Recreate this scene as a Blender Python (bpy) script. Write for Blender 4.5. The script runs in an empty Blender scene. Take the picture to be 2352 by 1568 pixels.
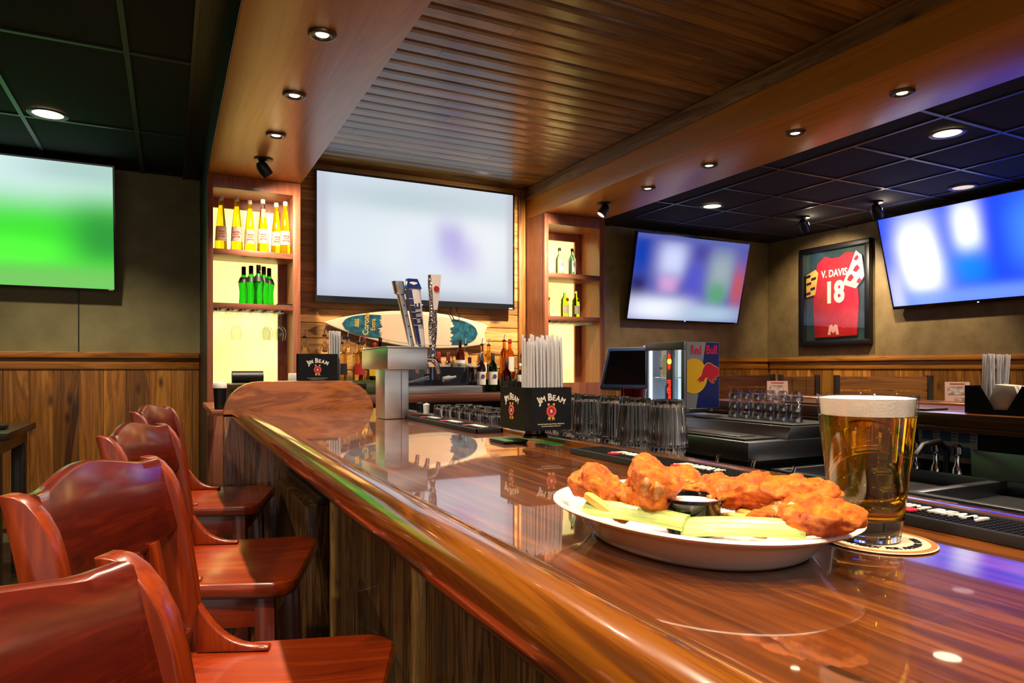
import bpy, bmesh, math, random
from mathutils import Vector, Matrix, Euler, noise
R = math.radians
sc = bpy.context.scene
COL = sc.collection
random.seed(7)

# ------------------------------------------------------------------ camera and view
F_PX = 1568.0
cam_d = bpy.data.cameras.new('camera')
cam = bpy.data.objects.new('camera', cam_d)
COL.objects.link(cam)
cam_d.sensor_width = 36.0
cam_d.lens = F_PX * 36.0 / 2352.0
cam_d.shift_y = (846.0 - 784.0) / 2352.0
cam_d.clip_start = 0.02
YAW = math.atan(788.0 / 1568.0)
cam.location = (0, 0, 1.24)
cam.rotation_euler = (R(90), 0, -YAW)
sc.camera = cam
sc.view_settings.view_transform = 'Standard'
sc.view_settings.look = 'None'
sc.view_settings.gamma = 1.0
sc.view_settings.exposure = 1.0
sc.view_settings.use_curve_mapping = False
cy = sc.cycles
cy.max_bounces = 10
cy.diffuse_bounces = 3
cy.glossy_bounces = 4
cy.transmission_bounces = 9
cy.transparent_max_bounces = 8
cy.caustics_reflective = False
cy.caustics_refractive = True
cy.sample_clamp_indirect = 4.0
cy.use_denoising = True
cy.use_adaptive_sampling = True
cy.adaptive_threshold = .025

# ------------------------------------------------------------------ materials
def lin(c):
    return tuple(((x / 255.0) / 12.92 if x / 255.0 <= 0.04045 else ((x / 255.0 + 0.055) / 1.055) ** 2.4) for x in c)

class NT:
    def __init__(self, name):
        self.m = bpy.data.materials.new(name)
        self.m.use_nodes = True
        self.t = self.m.node_tree
        self.b = self.t.nodes['Principled BSDF']
    def n(self, kind, **kw):
        nd = self.t.nodes.new(kind)
        for k, v in kw.items():
            setattr(nd, k, v)
        return nd
    def l(self, a, b):
        self.t.links.new(a, b)
    def math(self, op, a, b=None):
        nd = self.n('ShaderNodeMath', operation=op)
        for i, x in enumerate((a, b)):
            if x is None:
                continue
            if isinstance(x, (int, float)):
                nd.inputs[i].default_value = x
            else:
                self.l(x, nd.inputs[i])
        return nd.outputs[0]
    def mix(self, fac, a, b, blend='MIX'):
        nd = self.n('ShaderNodeMix', data_type='RGBA', blend_type=blend)
        for i, x in ((0, fac), (6, a), (7, b)):
            if isinstance(x, (int, float)):
                nd.inputs[i].default_value = x
            elif isinstance(x, (tuple, list)):
                nd.inputs[i].default_value = (*x[:3], 1)
            else:
                self.l(x, nd.inputs[i])
        return nd.outputs[2]
    def obj(self):
        return self.n('ShaderNodeTexCoord').outputs['Object']
    def mapping(self, vec, scale, rot=(0, 0, 0)):
        mp = self.n('ShaderNodeMapping')
        mp.inputs['Scale'].default_value = scale
        mp.inputs['Rotation'].default_value = rot
        self.l(vec, mp.inputs['Vector'])
        return mp.outputs[0]
    def noise(self, vec, scale, detail=4, rough=.55, dist=0):
        nd = self.n('ShaderNodeTexNoise')
        nd.inputs['Scale'].default_value = scale
        nd.inputs['Detail'].default_value = detail
        nd.inputs['Roughness'].default_value = rough
        nd.inputs['Distortion'].default_value = dist
        self.l(vec, nd.inputs['Vector'])
        return nd.outputs['Fac']
    def ramp(self, fac, stops):
        nd = self.n('ShaderNodeValToRGB')
        e = nd.color_ramp.elements
        while len(e) < len(stops):
            e.new(0.5)
        for el, (p, c) in zip(e, stops):
            el.position = p
            el.color = (*c[:3], 1)
        self.l(fac, nd.inputs[0])
        return nd.outputs[0]
    def bump(self, h, strength=.3, dist=.002):
        nd = self.n('ShaderNodeBump')
        nd.inputs['Strength'].default_value = strength
        nd.inputs['Distance'].default_value = dist
        self.l(h, nd.inputs['Height'])
        self.l(nd.outputs[0], self.b.inputs['Normal'])
    def setp(self, **kw):
        names = dict(rough='Roughness', metal='Metallic', coat='Coat Weight', coat_rough='Coat Roughness', coat_ior='Coat IOR',
                     trans='Transmission Weight', ior='IOR', es='Emission Strength', alpha='Alpha', spec='Specular IOR Level', sss='Subsurface Weight')
        for k, v in kw.items():
            self.b.inputs[names[k]].default_value = v

def M(name, rgb, rough=.5, emit=None, es=0, **kw):
    q = NT(name)
    c = lin(rgb)
    q.b.inputs['Base Color'].default_value = (*c, 1)
    q.setp(rough=rough, **kw)
    if emit is not None:
        q.b.inputs['Emission Color'].default_value = (*lin(emit), 1)
        q.b.inputs['Emission Strength'].default_value = es
    return q.m

def speckle(name, a, b, scale, rough=.7, bump=.2, **kw):
    """two-tone mottled surface"""
    q = NT(name)
    f = q.noise(q.obj(), scale, 6, .6)
    q.l(q.ramp(f, [(.32, lin(a)), (.68, lin(b))]), q.b.inputs['Base Color'])
    q.setp(rough=rough, **kw)
    if bump:
        q.bump(f, bump, .004)
    return q.m

def wood(name, dark, mid, light, axis=0, s=9.0, rough=.35, coat=0.0, tone=False, knots=False, stretch=.07, bump=0, fig=.5, coat_ior=1.5, coat_rough=.05):
    q = NT(name)
    vec = q.obj()
    if tone:
        at = q.n('ShaderNodeAttribute', attribute_name='tone')
        va = q.n('ShaderNodeVectorMath', operation='MULTIPLY_ADD')
        q.l(at.outputs['Vector'], va.inputs[0])
        va.inputs[1].default_value = (9.0, 13.0, 17.0)
        q.l(vec, va.inputs[2])
        vec = va.outputs[0]
    sca = [s, s, s]
    sca[axis] = s * stretch
    fine = [s * 9] * 3
    fine[axis] = s * .25
    v1 = q.mapping(vec, sca)
    f1 = q.noise(v1, 1.0, 5, .6, 1.6)
    w = q.math('SINE', q.math('MULTIPLY', f1, 34.0))
    w = q.math('ADD', q.math('MULTIPLY', w, .5 * fig * .6), q.math('MULTIPLY', f1, 1.0))
    f2 = q.noise(q.mapping(vec, fine), 1.0, 4, .65)
    f = q.math('ADD', q.math('MULTIPLY', w, .72), q.math('MULTIPLY', f2, .30))
    colr = q.ramp(f, [(.25, lin(dark)), (.52, lin(mid)), (.80, lin(light))])
    if knots:
        ks = [8.0, 8.0, 8.0]
        ks[axis] = 3.0
        vo = q.n('ShaderNodeTexVoronoi', feature='F1')
        vo.inputs['Scale'].default_value = 1.0
        q.l(q.mapping(vec, ks), vo.inputs['Vector'])
        k = q.ramp(vo.outputs['Distance'], [(.05, (1, 1, 1)), (.19, (0, 0, 0))])
        colr = q.mix(q.math('MULTIPLY', k, .85), colr, tuple(x * .35 for x in lin(dark)))
    if tone:
        g = q.math('ADD', q.math('MULTIPLY', at.outputs['Fac'], .75), .62)
        cc = q.n('ShaderNodeCombineColor')
        for i in range(3):
            q.l(g, cc.inputs[i])
        colr = q.mix(1.0, colr, cc.outputs[0], 'MULTIPLY')
    q.l(colr, q.b.inputs['Base Color'])
    q.setp(rough=rough, coat=coat, coat_ior=coat_ior, coat_rough=coat_rough)
    if bump:
        q.bump(f, bump, .002)
    return q.m

def glass(name, rgb=(255, 255, 255), rough=0.0, ior=1.46):
    q = NT(name)
    q.b.inputs['Base Color'].default_value = (*lin(rgb), 1)
    q.setp(rough=rough, trans=1.0, ior=ior)
    return q.m

def thin(name, rgb=(250, 250, 250), ior=1.45, rough=.02, white=0.0):
    """thin clear wall: light passes straight through, the surface mirrors by angle"""
    q = NT(name)
    q.t.nodes.remove(q.b)
    out = [n for n in q.t.nodes if n.type == 'OUTPUT_MATERIAL'][0]
    tr = q.n('ShaderNodeBsdfTransparent')
    tr.inputs[0].default_value = (*lin(rgb), 1)
    gl = q.n('ShaderNodeBsdfGlossy')
    gl.inputs['Roughness'].default_value = rough
    lw = q.n('ShaderNodeLayerWeight')
    lw.inputs[0].default_value = .5
    k0 = ((ior - 1) / (ior + 1)) ** 2
    fr_ = q.math('ADD', q.math('MULTIPLY', q.math('POWER', lw.outputs['Facing'], 4.0), .8), k0 * 1.6)
    body = tr.outputs[0]
    if white:
        df = q.n('ShaderNodeBsdfDiffuse'); df.inputs[0].default_value = (.9, .9, .92, 1)
        tl = q.n('ShaderNodeBsdfTranslucent'); tl.inputs[0].default_value = (.9, .9, .92, 1)
        m0 = q.n('ShaderNodeMixShader'); m0.inputs[0].default_value = .5
        q.l(df.outputs[0], m0.inputs[1]); q.l(tl.outputs[0], m0.inputs[2])
        m1 = q.n('ShaderNodeMixShader'); m1.inputs[0].default_value = white
        q.l(tr.outputs[0], m1.inputs[1]); q.l(m0.outputs[0], m1.inputs[2])
        body = m1.outputs[0]
    mx = q.n('ShaderNodeMixShader')
    q.l(fr_, mx.inputs[0]); q.l(body, mx.inputs[1]); q.l(gl.outputs[0], mx.inputs[2])
    q.l(mx.outputs[0], out.inputs[0])
    return q.m

def paper(name, a, b, scale=60):
    """thin printed paper that lets some light through"""
    q = NT(name)
    q.t.nodes.remove(q.b)
    out = [n for n in q.t.nodes if n.type == 'OUTPUT_MATERIAL'][0]
    c = q.ramp(q.noise(q.obj(), scale, 5), [(.35, lin(a)), (.65, lin(b))])
    df, tl, mx = q.n('ShaderNodeBsdfDiffuse'), q.n('ShaderNodeBsdfTranslucent'), q.n('ShaderNodeMixShader')
    mx.inputs[0].default_value = .5
    q.l(c, df.inputs[0]); q.l(c, tl.inputs[0])
    q.l(df.outputs[0], mx.inputs[1]); q.l(tl.outputs[0], mx.inputs[2]); q.l(mx.outputs[0], out.inputs[0])
    return q.m

def screen(name, base, blobs, es=1.0):
    """a picture shown by a television: soft patches of colour over a base"""
    q = NT(name)
    sp = q.n('ShaderNodeSeparateXYZ')
    q.l(q.obj(), sp.inputs[0])
    x, z = sp.outputs[0], sp.outputs[2]
    c = lin(base)
    first = True
    for (cx, cz, rx, rz, col, a) in blobs:
        dx = q.math('DIVIDE', q.math('SUBTRACT', x, cx), rx)
        dz = q.math('DIVIDE', q.math('SUBTRACT', z, cz), rz)
        d2 = q.math('ADD', q.math('POWER', q.math('ABSOLUTE', dx), 2.6), q.math('POWER', q.math('ABSOLUTE', dz), 2.6))
        fac = q.math('MULTIPLY', q.math('POWER', 2.718, q.math('MULTIPLY', d2, -1.0)), a)
        c = q.mix(fac, c, lin(col))
    q.b.inputs['Base Color'].default_value = (.01, .01, .01, 1)
    if isinstance(c, tuple):
        q.b.inputs['Emission Color'].default_value = (*c, 1)
    else:
        q.l(c, q.b.inputs['Emission Color'])
    q.setp(rough=.6, es=es, spec=.1)
    return q.m

MT = {}
MT['bar_top'] = wood('bar_top_wood', (46, 20, 5), (92, 44, 9), (132, 72, 15), axis=1, s=15, rough=.3, coat=1.0, coat_ior=2.0, coat_rough=.025, fig=.5)
MT['bar_rail'] = wood('bar_rail_wood', (44, 21, 4), (90, 46, 8), (130, 74, 15), axis=1, s=16, rough=.22, coat=1.0, coat_rough=.05)
MT['oak_panel'] = wood('oak_panel_wood', (40, 25, 10), (92, 62, 28), (128, 90, 46), axis=2, s=16, rough=.4, coat=.2, fig=.9)
MT['oak_strip'] = wood('oak_strip_wood', (110, 82, 40), (176, 138, 80), (206, 168, 108), axis=2, s=30, rough=.4)
MT['end_oak'] = wood('end_panel_oak', (118, 62, 26), (160, 92, 42), (180, 110, 56), axis=0, s=9, rough=.3, coat=.5, fig=.9, stretch=.2)
MT['oak_low'] = wood('end_panel_low_oak', (60, 38, 20), (124, 84, 52), (160, 114, 74), axis=2, s=15, rough=.35, coat=.3, fig=1.0)
MT['cherry'] = wood('cherry_veneer', (124, 68, 46), (156, 92, 64), (176, 112, 82), axis=2, s=14, rough=.38, coat=.15, fig=.4)
MT['cherry_y'] = wood('cherry_veneer_soffit', (178, 112, 32), (204, 136, 42), (218, 152, 56), axis=1, s=7, rough=.34, coat=.12, fig=.25, coat_rough=.3)
MT['cherry_x'] = wood('cherry_veneer_rail', (104, 58, 40), (136, 80, 56), (158, 98, 70), axis=0, s=16, rough=.4)
MT['pine_ceil'] = wood('pine_ceiling_boards', (74, 46, 10), (140, 96, 26), (182, 134, 48), axis=0, s=7, rough=.32, coat=.22, tone=True, knots=True, coat_rough=.12)
MT['pine_wall'] = wood('pine_wall_boards', (150, 98, 48), (214, 158, 88), (236, 190, 120), axis=0, s=7, rough=.5, coat=.1, tone=True, knots=True)
MT['pine_post'] = wood('pine_post', (104, 62, 26), (170, 114, 54), (200, 146, 80), axis=2, s=8, rough=.5, knots=True)
MT['trim_y'] = wood('pine_trim_long', (70, 46, 20), (140, 104, 54), (176, 138, 78), axis=1, s=8, rough=.5, knots=True)
MT['wains'] = wood('wainscot_boards', (86, 48, 12), (160, 102, 30), (196, 136, 52), axis=2, s=6, rough=.45, coat=.15, tone=True, knots=True)
MT['wains_cap'] = wood('wainscot_cap', (110, 62, 16), (178, 114, 36), (204, 142, 58), axis=0, s=6, rough=.4, coat=.3, knots=True)
MT['wains_cap_y'] = wood('wainscot_cap_side', (110, 62, 16), (178, 114, 36), (204, 142, 58), axis=1, s=6, rough=.4, coat=.3, knots=True)
MT['stool'] = wood('stool_mahogany', (66, 17, 4), (116, 38, 8), (146, 58, 15), axis=2, s=16, rough=.3, coat=.45, fig=.25, coat_rough=.1)
MT['stool_h'] = wood('stool_mahogany_crest', (46, 9, 6), (86, 21, 9), (112, 34, 12), axis=1, s=22, rough=.3, coat=1.0, coat_ior=1.7, fig=.3, coat_rough=.14)
MT['stool_x'] = wood('stool_mahogany_seat', (94, 26, 6), (138, 46, 11), (166, 68, 18), axis=0, s=16, rough=.28, coat=.7, fig=.25, coat_rough=.14)
MT['dark_wood'] = wood('dark_wood', (20, 12, 6), (44, 28, 14), (66, 42, 22), axis=1, s=12, rough=.4, coat=.2)
MT['bench'] = wood('bench_slats', (96, 54, 20), (150, 94, 40), (178, 118, 56), axis=0, s=12, rough=.45)
MT['wall'] = speckle('olive_plaster', (132, 126, 84), (154, 148, 104), 5, .62, .25)
MT['wall_r'] = speckle('brown_plaster', (112, 94, 58), (138, 118, 78), 6, .5, .35)
MT['ctile'] = speckle('charcoal_ceiling_tile', (15, 15, 18), (22, 21, 23), 30, .9, .25)
MT['cgrid'] = M('charcoal_ceiling_grid', (58, 60, 64), .4)
MT['black'] = M('black_satin', (14, 14, 15), .4)
MT['blackgloss'] = M('black_gloss', (8, 8, 9), .12, coat=.4)
MT['blackgl'] = M('black_rubber', (18, 18, 19), .5)
MT['darkface'] = wood('soffit_side_wood', (24, 17, 10), (42, 31, 18), (58, 44, 26), axis=1, s=8, rough=.5)
MT['floor'] = speckle('floor_tile', (40, 30, 22), (58, 44, 32), 6, .4, .1)
MT['steel'] = M('brushed_steel', (206, 208, 212), .36, metal=1.0)
MT['steel_d'] = M('dull_steel', (124, 126, 132), .32, metal=1.0)
MT['chrome'] = M('chrome', (225, 226, 228), .07, metal=1.0)
MT['white_gloss'] = M('white_porcelain', (236, 230, 224), .12, coat=.6)
MT['glass'] = glass('clear_glass')
MT['thin_glass'] = thin('thin_clear_pane', (250, 252, 252))
MT['thin_bottle'] = thin('thin_bottle_glass', (236, 238, 226), 1.5)
MT['white'] = M('white_paint', (232, 228, 220), .45)
MT['cream'] = M('cream_paint', (228, 212, 184), .3, coat=.3)
MT['red'] = M('red_print', (176, 26, 34), .45)
MT['gold'] = M('gold_print', (206, 160, 74), .45)
MT['offwhite'] = M('offwhite_print', (224, 218, 206), .5)
MT['black_print'] = M('black_print', (16, 14, 16), .5)
MT['lamp'] = M('lamp_lens', (255, 240, 214), .3, emit=(255, 226, 180), es=5.0)
MT['can'] = M('can_lamp_lens', (255, 236, 206), .3, emit=(255, 218, 168), es=4.0)
MT['pewter'] = M('pewter_trim_ring', (92, 84, 76), .35, metal=.8)

# ------------------------------------------------------------------ mesh building
class MB:
    def __init__(self):
        self.v, self.f, self.mi, self.tn = [], [], [], []
    def add(self, vs, fs, mi=0, tone=0.5, mat=None):
        o = len(self.v)
        for p in vs:
            p = Vector(p)
            if mat is not None:
                p = mat @ p
            self.v.append(tuple(p))
        for f in fs:
            self.f.append([i + o for i in f])
            self.mi.append(mi)
            self.tn.append(tone)
        return self
    def box(self, x0, x1, y0, y1, z0, z1, mi=0, tone=.5, mat=None):
        vs = [(x, y, z) for x in (x0, x1) for y in (y0, y1) for z in (z0, z1)]
        fs = [(0, 1, 3, 2), (4, 6, 7, 5), (0, 4, 5, 1), (2, 3, 7, 6), (0, 2, 6, 4), (1, 5, 7, 3)]
        return self.add(vs, fs, mi, tone, mat)
    def prism(self, pts, plane, a0, a1, mi=0, tone=.5, mat=None):
        def q(u, w, a):
            return {'xz': (u, a, w), 'yz': (a, u, w), 'xy': (u, w, a)}[plane]
        n = len(pts)
        vs = [q(u, w, a0) for u, w in pts] + [q(u, w, a1) for u, w in pts]
        fs = [tuple(range(n))[::-1], tuple(range(n, 2 * n))] + [(i, (i + 1) % n, n + (i + 1) % n, n + i) for i in range(n)]
        return self.add(vs, fs, mi, tone, mat)
    def loft(self, rings, closed=True, caps=True, mi=0, tone=.5, mat=None):
        n = len(rings[0])
        vs = [p for r in rings for p in r]
        fs = []
        m = n if closed else n - 1
        for k in range(len(rings) - 1):
            for i in range(m):
                j = (i + 1) % n
                fs.append((k * n + i, k * n + j, (k + 1) * n + j, (k + 1) * n + i))
        if caps:
            fs.append(tuple(range(n))[::-1])
            fs.append(tuple(range((len(rings) - 1) * n, len(rings) * n)))
        return self.add(vs, fs, mi, tone, mat)
    def lathe(self, prof, c=(0, 0, 0), seg=24, mi=0, mat=None, sx=1, sy=1, flutes=0, fl=.0):
        vs, fs = [], []
        idx = []
        for (r, z) in prof:
            if r < 1e-6:
                idx.append([len(vs)])
                vs.append((c[0], c[1], c[2] + z))
            else:
                row = []
                for k in range(seg):
                    a = 2 * math.pi * k / seg
                    rr = r * (1 + (fl * math.cos(a * flutes) if flutes else 0))
                    row.append(len(vs))
                    vs.append((c[0] + rr * math.cos(a) * sx, c[1] + rr * math.sin(a) * sy, c[2] + z))
                idx.append(row)
        for a, b in zip(idx, idx[1:]):
            if len(a) == 1 and len(b) == 1:
                continue
            for k in range(seg):
                j = (k + 1) % seg
                if len(a) == 1:
                    fs.append((a[0], b[j], b[k]))
                elif len(b) == 1:
                    fs.append((a[k], a[j], b[0]))
                else:
                    fs.append((a[k], a[j], b[j], b[k]))
        return self.add(vs, fs, mi, .5, mat)
    def wrap(self, z0, z1, r0, r1, half, sx=1, sy=1, n=14):
        """part of a bottle label, centred on the front (-y)"""
        rings = []
        for r_, z in ((r0, z0), (r1, z1)):
            rings.append([(r_ * sx * math.sin(R(-half + 2 * half * k / n)), -r_ * sy * math.cos(R(-half + 2 * half * k / n)), z) for k in range(n + 1)])
        return self.loft(rings, False, False)
    def tube(self, path, r, seg=10, mi=0, caps=True, mat=None, closed=False):
        pts = [Vector(p) for p in path]
        rs = r if isinstance(r, (list, tuple)) else [r] * len(pts)
        rings = []
        up = Vector((0, 0, 1))
        for i, p in enumerate(pts):
            if closed:
                t = pts[(i + 1) % len(pts)] - pts[i - 1]
            else:
                t = pts[min(i + 1, len(pts) - 1)] - pts[max(i - 1, 0)]
            t.normalize()
            if abs(t.dot(up)) > .95:
                up = Vector((1, 0, 0)) if abs(t.x) < .9 else Vector((0, 1, 0))
            a = t.cross(up).normalized()
            b = a.cross(t).normalized()
            up = b
            rings.append([tuple(p + a * rs[i] * math.cos(2 * math.pi * k / seg) + b * rs[i] * math.sin(2 * math.pi * k / seg)) for k in range(seg)])
        if closed:
            rings.append(rings[0])
            caps = False
        return self.loft(rings, True, caps, mi, .5, mat)
    def blob(self, c, rad, seg=24, rings=16, fn=None, mi=0, mat=None):
        vs, fs = [], []
        for i in range(rings + 1):
            th = math.pi * i / rings
            for k in range(seg):
                ph = 2 * math.pi * k / seg
                d = Vector((math.sin(th) * math.cos(ph), math.sin(th) * math.sin(ph), math.cos(th)))
                p = Vector((d.x * rad[0], d.y * rad[1], d.z * rad[2]))
                if fn:
                    p = fn(d, p)
                vs.append(tuple(p + Vector(c)))
        for i in range(rings):
            for k in range(seg):
                j = (k + 1) % seg
                fs.append((i * seg + k, (i + 1) * seg + k, (i + 1) * seg + j, i * seg + j))
        return self.add(vs, fs, mi, .5, mat)
    def text(self, s, size, mat, mi=0, align='CENTER', ext=.0004, bold=0.0, sx=1.0):
        vs, fs = textgeo(s, size, align, ext, bold)
        return self.add([(x * sx, y, z) for x, y, z in vs], fs, mi, .5, mat)
    def arc(self, s, size, radius, mat, mi=0, ext=.0004, bold=0.0, sx=1.0, gap=.06):
        """letters set one by one along an upward arc centred on the local origin"""
        gs, tot = [], 0
        for i, ch in enumerate(s):
            if ch == ' ':
                gs.append((None, size * .3)); tot += size * .3
                continue
            z = size * (1.28 if i == 0 or s[i - 1] == ' ' else 1.0)
            vs, fs = textgeo(ch, z, 'LEFT', ext, bold)
            x0 = min(v[0] for v in vs); x1 = max(v[0] for v in vs)
            w = (x1 - x0) * sx + size * gap
            gs.append(((vs, fs, x0), w)); tot += w
        u = -tot / 2
        for g, w in gs:
            if g:
                a = (u + w / 2) / radius
                lm = Matrix.Translation((radius * math.sin(a), radius * (math.cos(a) - 1), 0)) @ Matrix.Rotation(-a, 4, 'Z')
                vs, fs, x0 = g
                self.add([((x - x0) * sx - w / 2 + size * gap / 2, y, z) for x, y, z in vs], fs, mi, .5, mat @ lm)
            u += w
        return self
    def disc(self, r, mat, mi=0, seg=28, z0=0, z1=.0004, scallop=0, amp=0):
        pts = [((r * (1 + amp * math.cos(scallop * 2 * math.pi * k / seg))) * math.cos(2 * math.pi * k / seg), (r * (1 + amp * math.cos(scallop * 2 * math.pi * k / seg))) * math.sin(2 * math.pi * k / seg)) for k in range(seg)]
        return self.prism(pts, 'xy', z0, z1, mi, .5, mat)
    def build(self, name, mats, parent=None, loc=(0, 0, 0), rot=(0, 0, 0), bevel=0, bseg=2, smooth=40, sub=0):
        me = bpy.data.meshes.new(name)
        me.from_pydata(self.v, [], self.f)
        if not isinstance(mats, (list, tuple)):
            mats = [mats]
        for m in mats:
            me.materials.append(MT[m] if isinstance(m, str) else m)
        for p, mi in zip(me.polygons, self.mi):
            p.material_index = mi
        if len(set(self.tn)) > 1:
            at = me.attributes.new('tone', 'FLOAT', 'FACE')
            for i, t in enumerate(self.tn):
                at.data[i].value = t
        bm = bmesh.new()
        bm.from_mesh(me)
        bmesh.ops.recalc_face_normals(bm, faces=bm.faces)
        if bevel:
            es = [e for e in bm.edges if len(e.link_faces) == 2 and e.calc_face_angle(0) > R(30)]
            bmesh.ops.bevel(bm, geom=es, offset=bevel, segments=bseg, profile=.5, affect='EDGES', clamp_overlap=True)
        bm.to_mesh(me)
        bm.free()
        if smooth:
            me.polygons.foreach_set('use_smooth', [True] * len(me.polygons))
            me.set_sharp_from_angle(angle=R(smooth))
        o = bpy.data.objects.new(name, me)
        COL.objects.link(o)
        o.location = loc
        o.rotation_euler = rot
        if parent is not None:
            o.parent = parent
        if sub:
            md = o.modifiers.new('sub', 'SUBSURF')
            md.levels = md.render_levels = sub
        return o

_tc = {}
def textgeo(s, size, align, ext, bold):
    k = (s, round(size, 5), align, ext, bold)
    if k not in _tc:
        cu = bpy.data.curves.new('lettering', 'FONT')
        cu.body = s
        cu.size = size
        cu.align_x = align
        cu.extrude = ext
        cu.offset = bold * size
        cu.resolution_u = 3
        o = bpy.data.objects.new('lettering', cu)
        COL.objects.link(o)
        bpy.context.view_layer.update()
        me = bpy.data.meshes.new_from_object(o.evaluated_get(bpy.context.evaluated_depsgraph_get()))
        _tc[k] = ([tuple(v.co) for v in me.vertices], [tuple(p.vertices) for p in me.polygons])
        bpy.data.objects.remove(o)
        bpy.data.curves.remove(cu)
        bpy.data.meshes.remove(me)
    return _tc[k]

def frame(o, ux, uy):
    """matrix whose x runs along ux, y along uy and z out of the face, at point o"""
    ux, uy = Vector(ux).normalized(), Vector(uy).normalized()
    uz = ux.cross(uy)
    return Matrix(((ux.x, uy.x, uz.x, o[0]), (ux.y, uy.y, uz.y, o[1]), (ux.z, uy.z, uz.z, o[2]), (0, 0, 0, 1)))

def tag(o, label, cat, group=None, kind=None):
    o['label'] = label
    o['category'] = cat
    if group:
        o['group'] = group
    if kind:
        o['kind'] = kind
    return o

def thing(name, label, cat, loc=(0, 0, 0), rz=0.0, group=None, rot=None):
    o = bpy.data.objects.new(name, None)
    o.empty_display_size = .05
    COL.objects.link(o)
    o.location = loc
    o.rotation_euler = rot if rot else (0, 0, rz)
    return tag(o, label, cat, group)

def struct(o):
    o['kind'] = 'structure'
    return o

def dup(root, loc, rz=0.0, label=None, group=None, rot=None):
    def cp(o, par):
        c = o.copy()
        COL.objects.link(c)
        if par is not None:
            c.parent = par
        for ch in list(o.children):
            if ch.type != 'LIGHT':
                cp(ch, c)
        return c
    r = cp(root, None)
    r.location = loc
    r.rotation_euler = rot if rot else (0, 0, rz)
    if label:
        r['label'] = label
    if group:
        r['group'] = group
    return r

def spot(loc, target, power, col, ang=90, blend=.6, size=.03):
    d = bpy.data.lights.new('lamp_light', 'SPOT')
    d.energy = power
    d.color = lin(col)
    d.spot_size = R(ang)
    d.spot_blend = blend
    d.shadow_soft_size = size
    o = bpy.data.objects.new('lamp_light', d)
    COL.objects.link(o)
    o.location = loc
    o.rotation_euler = (Vector(target) - Vector(loc)).to_track_quat('-Z', 'Y').to_euler()
    return o

wd = bpy.data.worlds.new('dim_room_air')
sc.world = wd
wd.use_nodes = True
wd.node_tree.nodes['Background'].inputs[0].default_value = (*lin((255, 244, 234)), 1)
wd.node_tree.nodes['Background'].inputs[1].default_value = 0.3
K_SOF, K_BEAM, K_CAN, K_EYE, K_WALL = 42, 30, 84, 76, 52
MT['thin_shiny'] = thin('thin_shiny_glass', (240, 243, 248), 2.4, .03)
MT['glass_cut'] = glass('cut_glass', (255, 255, 255), 0, 1.62)
MT['can_dim'] = M('faint_can_lens', (255, 236, 206), .3, emit=(255, 224, 170), es=.35)
MT['steel_t'] = M('tower_steel', (226, 228, 232), .34, metal=1.0)
MT['jar_white'] = M('white_jar', (226, 222, 214), .35)
MT['can_blue'] = M('blue_can', (40, 110, 180), .3, metal=.6)
MT['till_grey'] = M('blue_grey_case', (96, 128, 184), .3, coat=.3)
MT['till_grey2'] = M('dark_teal_case', (52, 70, 76), .4)
MT['till_glass'] = M('dark_touch_glass', (10, 14, 24), .12, coat=.3)
MT['red_plastic'] = M('shiny_red_plastic', (140, 10, 22), .15, coat=.5)
MT['pale_blue'] = M('pale_blue_board', (140, 168, 210), .4)
MT['far_top'] = wood('far_bar_wood', (52, 24, 8), (104, 54, 18), (140, 80, 32), axis=1, s=14, rough=.3, coat=.6, fig=.4)
MT['navy_panel'] = M('navy_black_panel', (18, 22, 32), .5)
MT['steelblue'] = M('steel_blue_print', (90, 120, 160), .5)
MT['greyprint'] = M('grey_print', (120, 126, 134), .5)
MT['backing'] = speckle('dark_backing', (24, 40, 34), (52, 80, 84), 4, .5, 0)
MT['sleeve_y'] = speckle('yellow_sleeve', (206, 160, 60), (226, 184, 84), 14, .7, 0)
MT['pinkprint'] = M('pink_emblem', (240, 170, 160), .6)
MT['food_print'] = speckle('food_picture', (90, 40, 24), (220, 200, 190), 40, .4, 0)
MT['lamp_dim'] = M('swivel_lamp_lens', (255, 240, 214), .3, emit=(255, 226, 180), es=2.0)
# ------------------------------------------------------------------ the room
CEIL = 2.738
SOF = 2.486
struct(MB().box(-4, 7, -3, 6.3, -.1, 0).build('floor', 'floor', smooth=0))
# plank ceiling over the bar, boards run left to right
b = MB()
y = -2.6
k = 0
while y < 5.11:
    w = .114
    x0 = .75
    cut = random.uniform(1.0, 2.5)
    for (xa, xb) in ((x0, cut), (cut, 2.70)):
        b.prism([(y + .001, CEIL + .02), (y + .001, CEIL + .008), (y + .005, CEIL + .0045), (y + .020, CEIL + .0015), (y + .045, CEIL), (y + w - .004, CEIL + .0012), (y + w - .001, CEIL + .004), (y + w - .001, CEIL + .02)], 'yz', xa + .0006, xb - .0006, 0, random.random())
    y += w
b.box(.7, 2.75, -2.6, 5.2, CEIL + .02, CEIL + .05)
struct(b.build('ceiling', 'pine_ceil', smooth=0))
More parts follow.
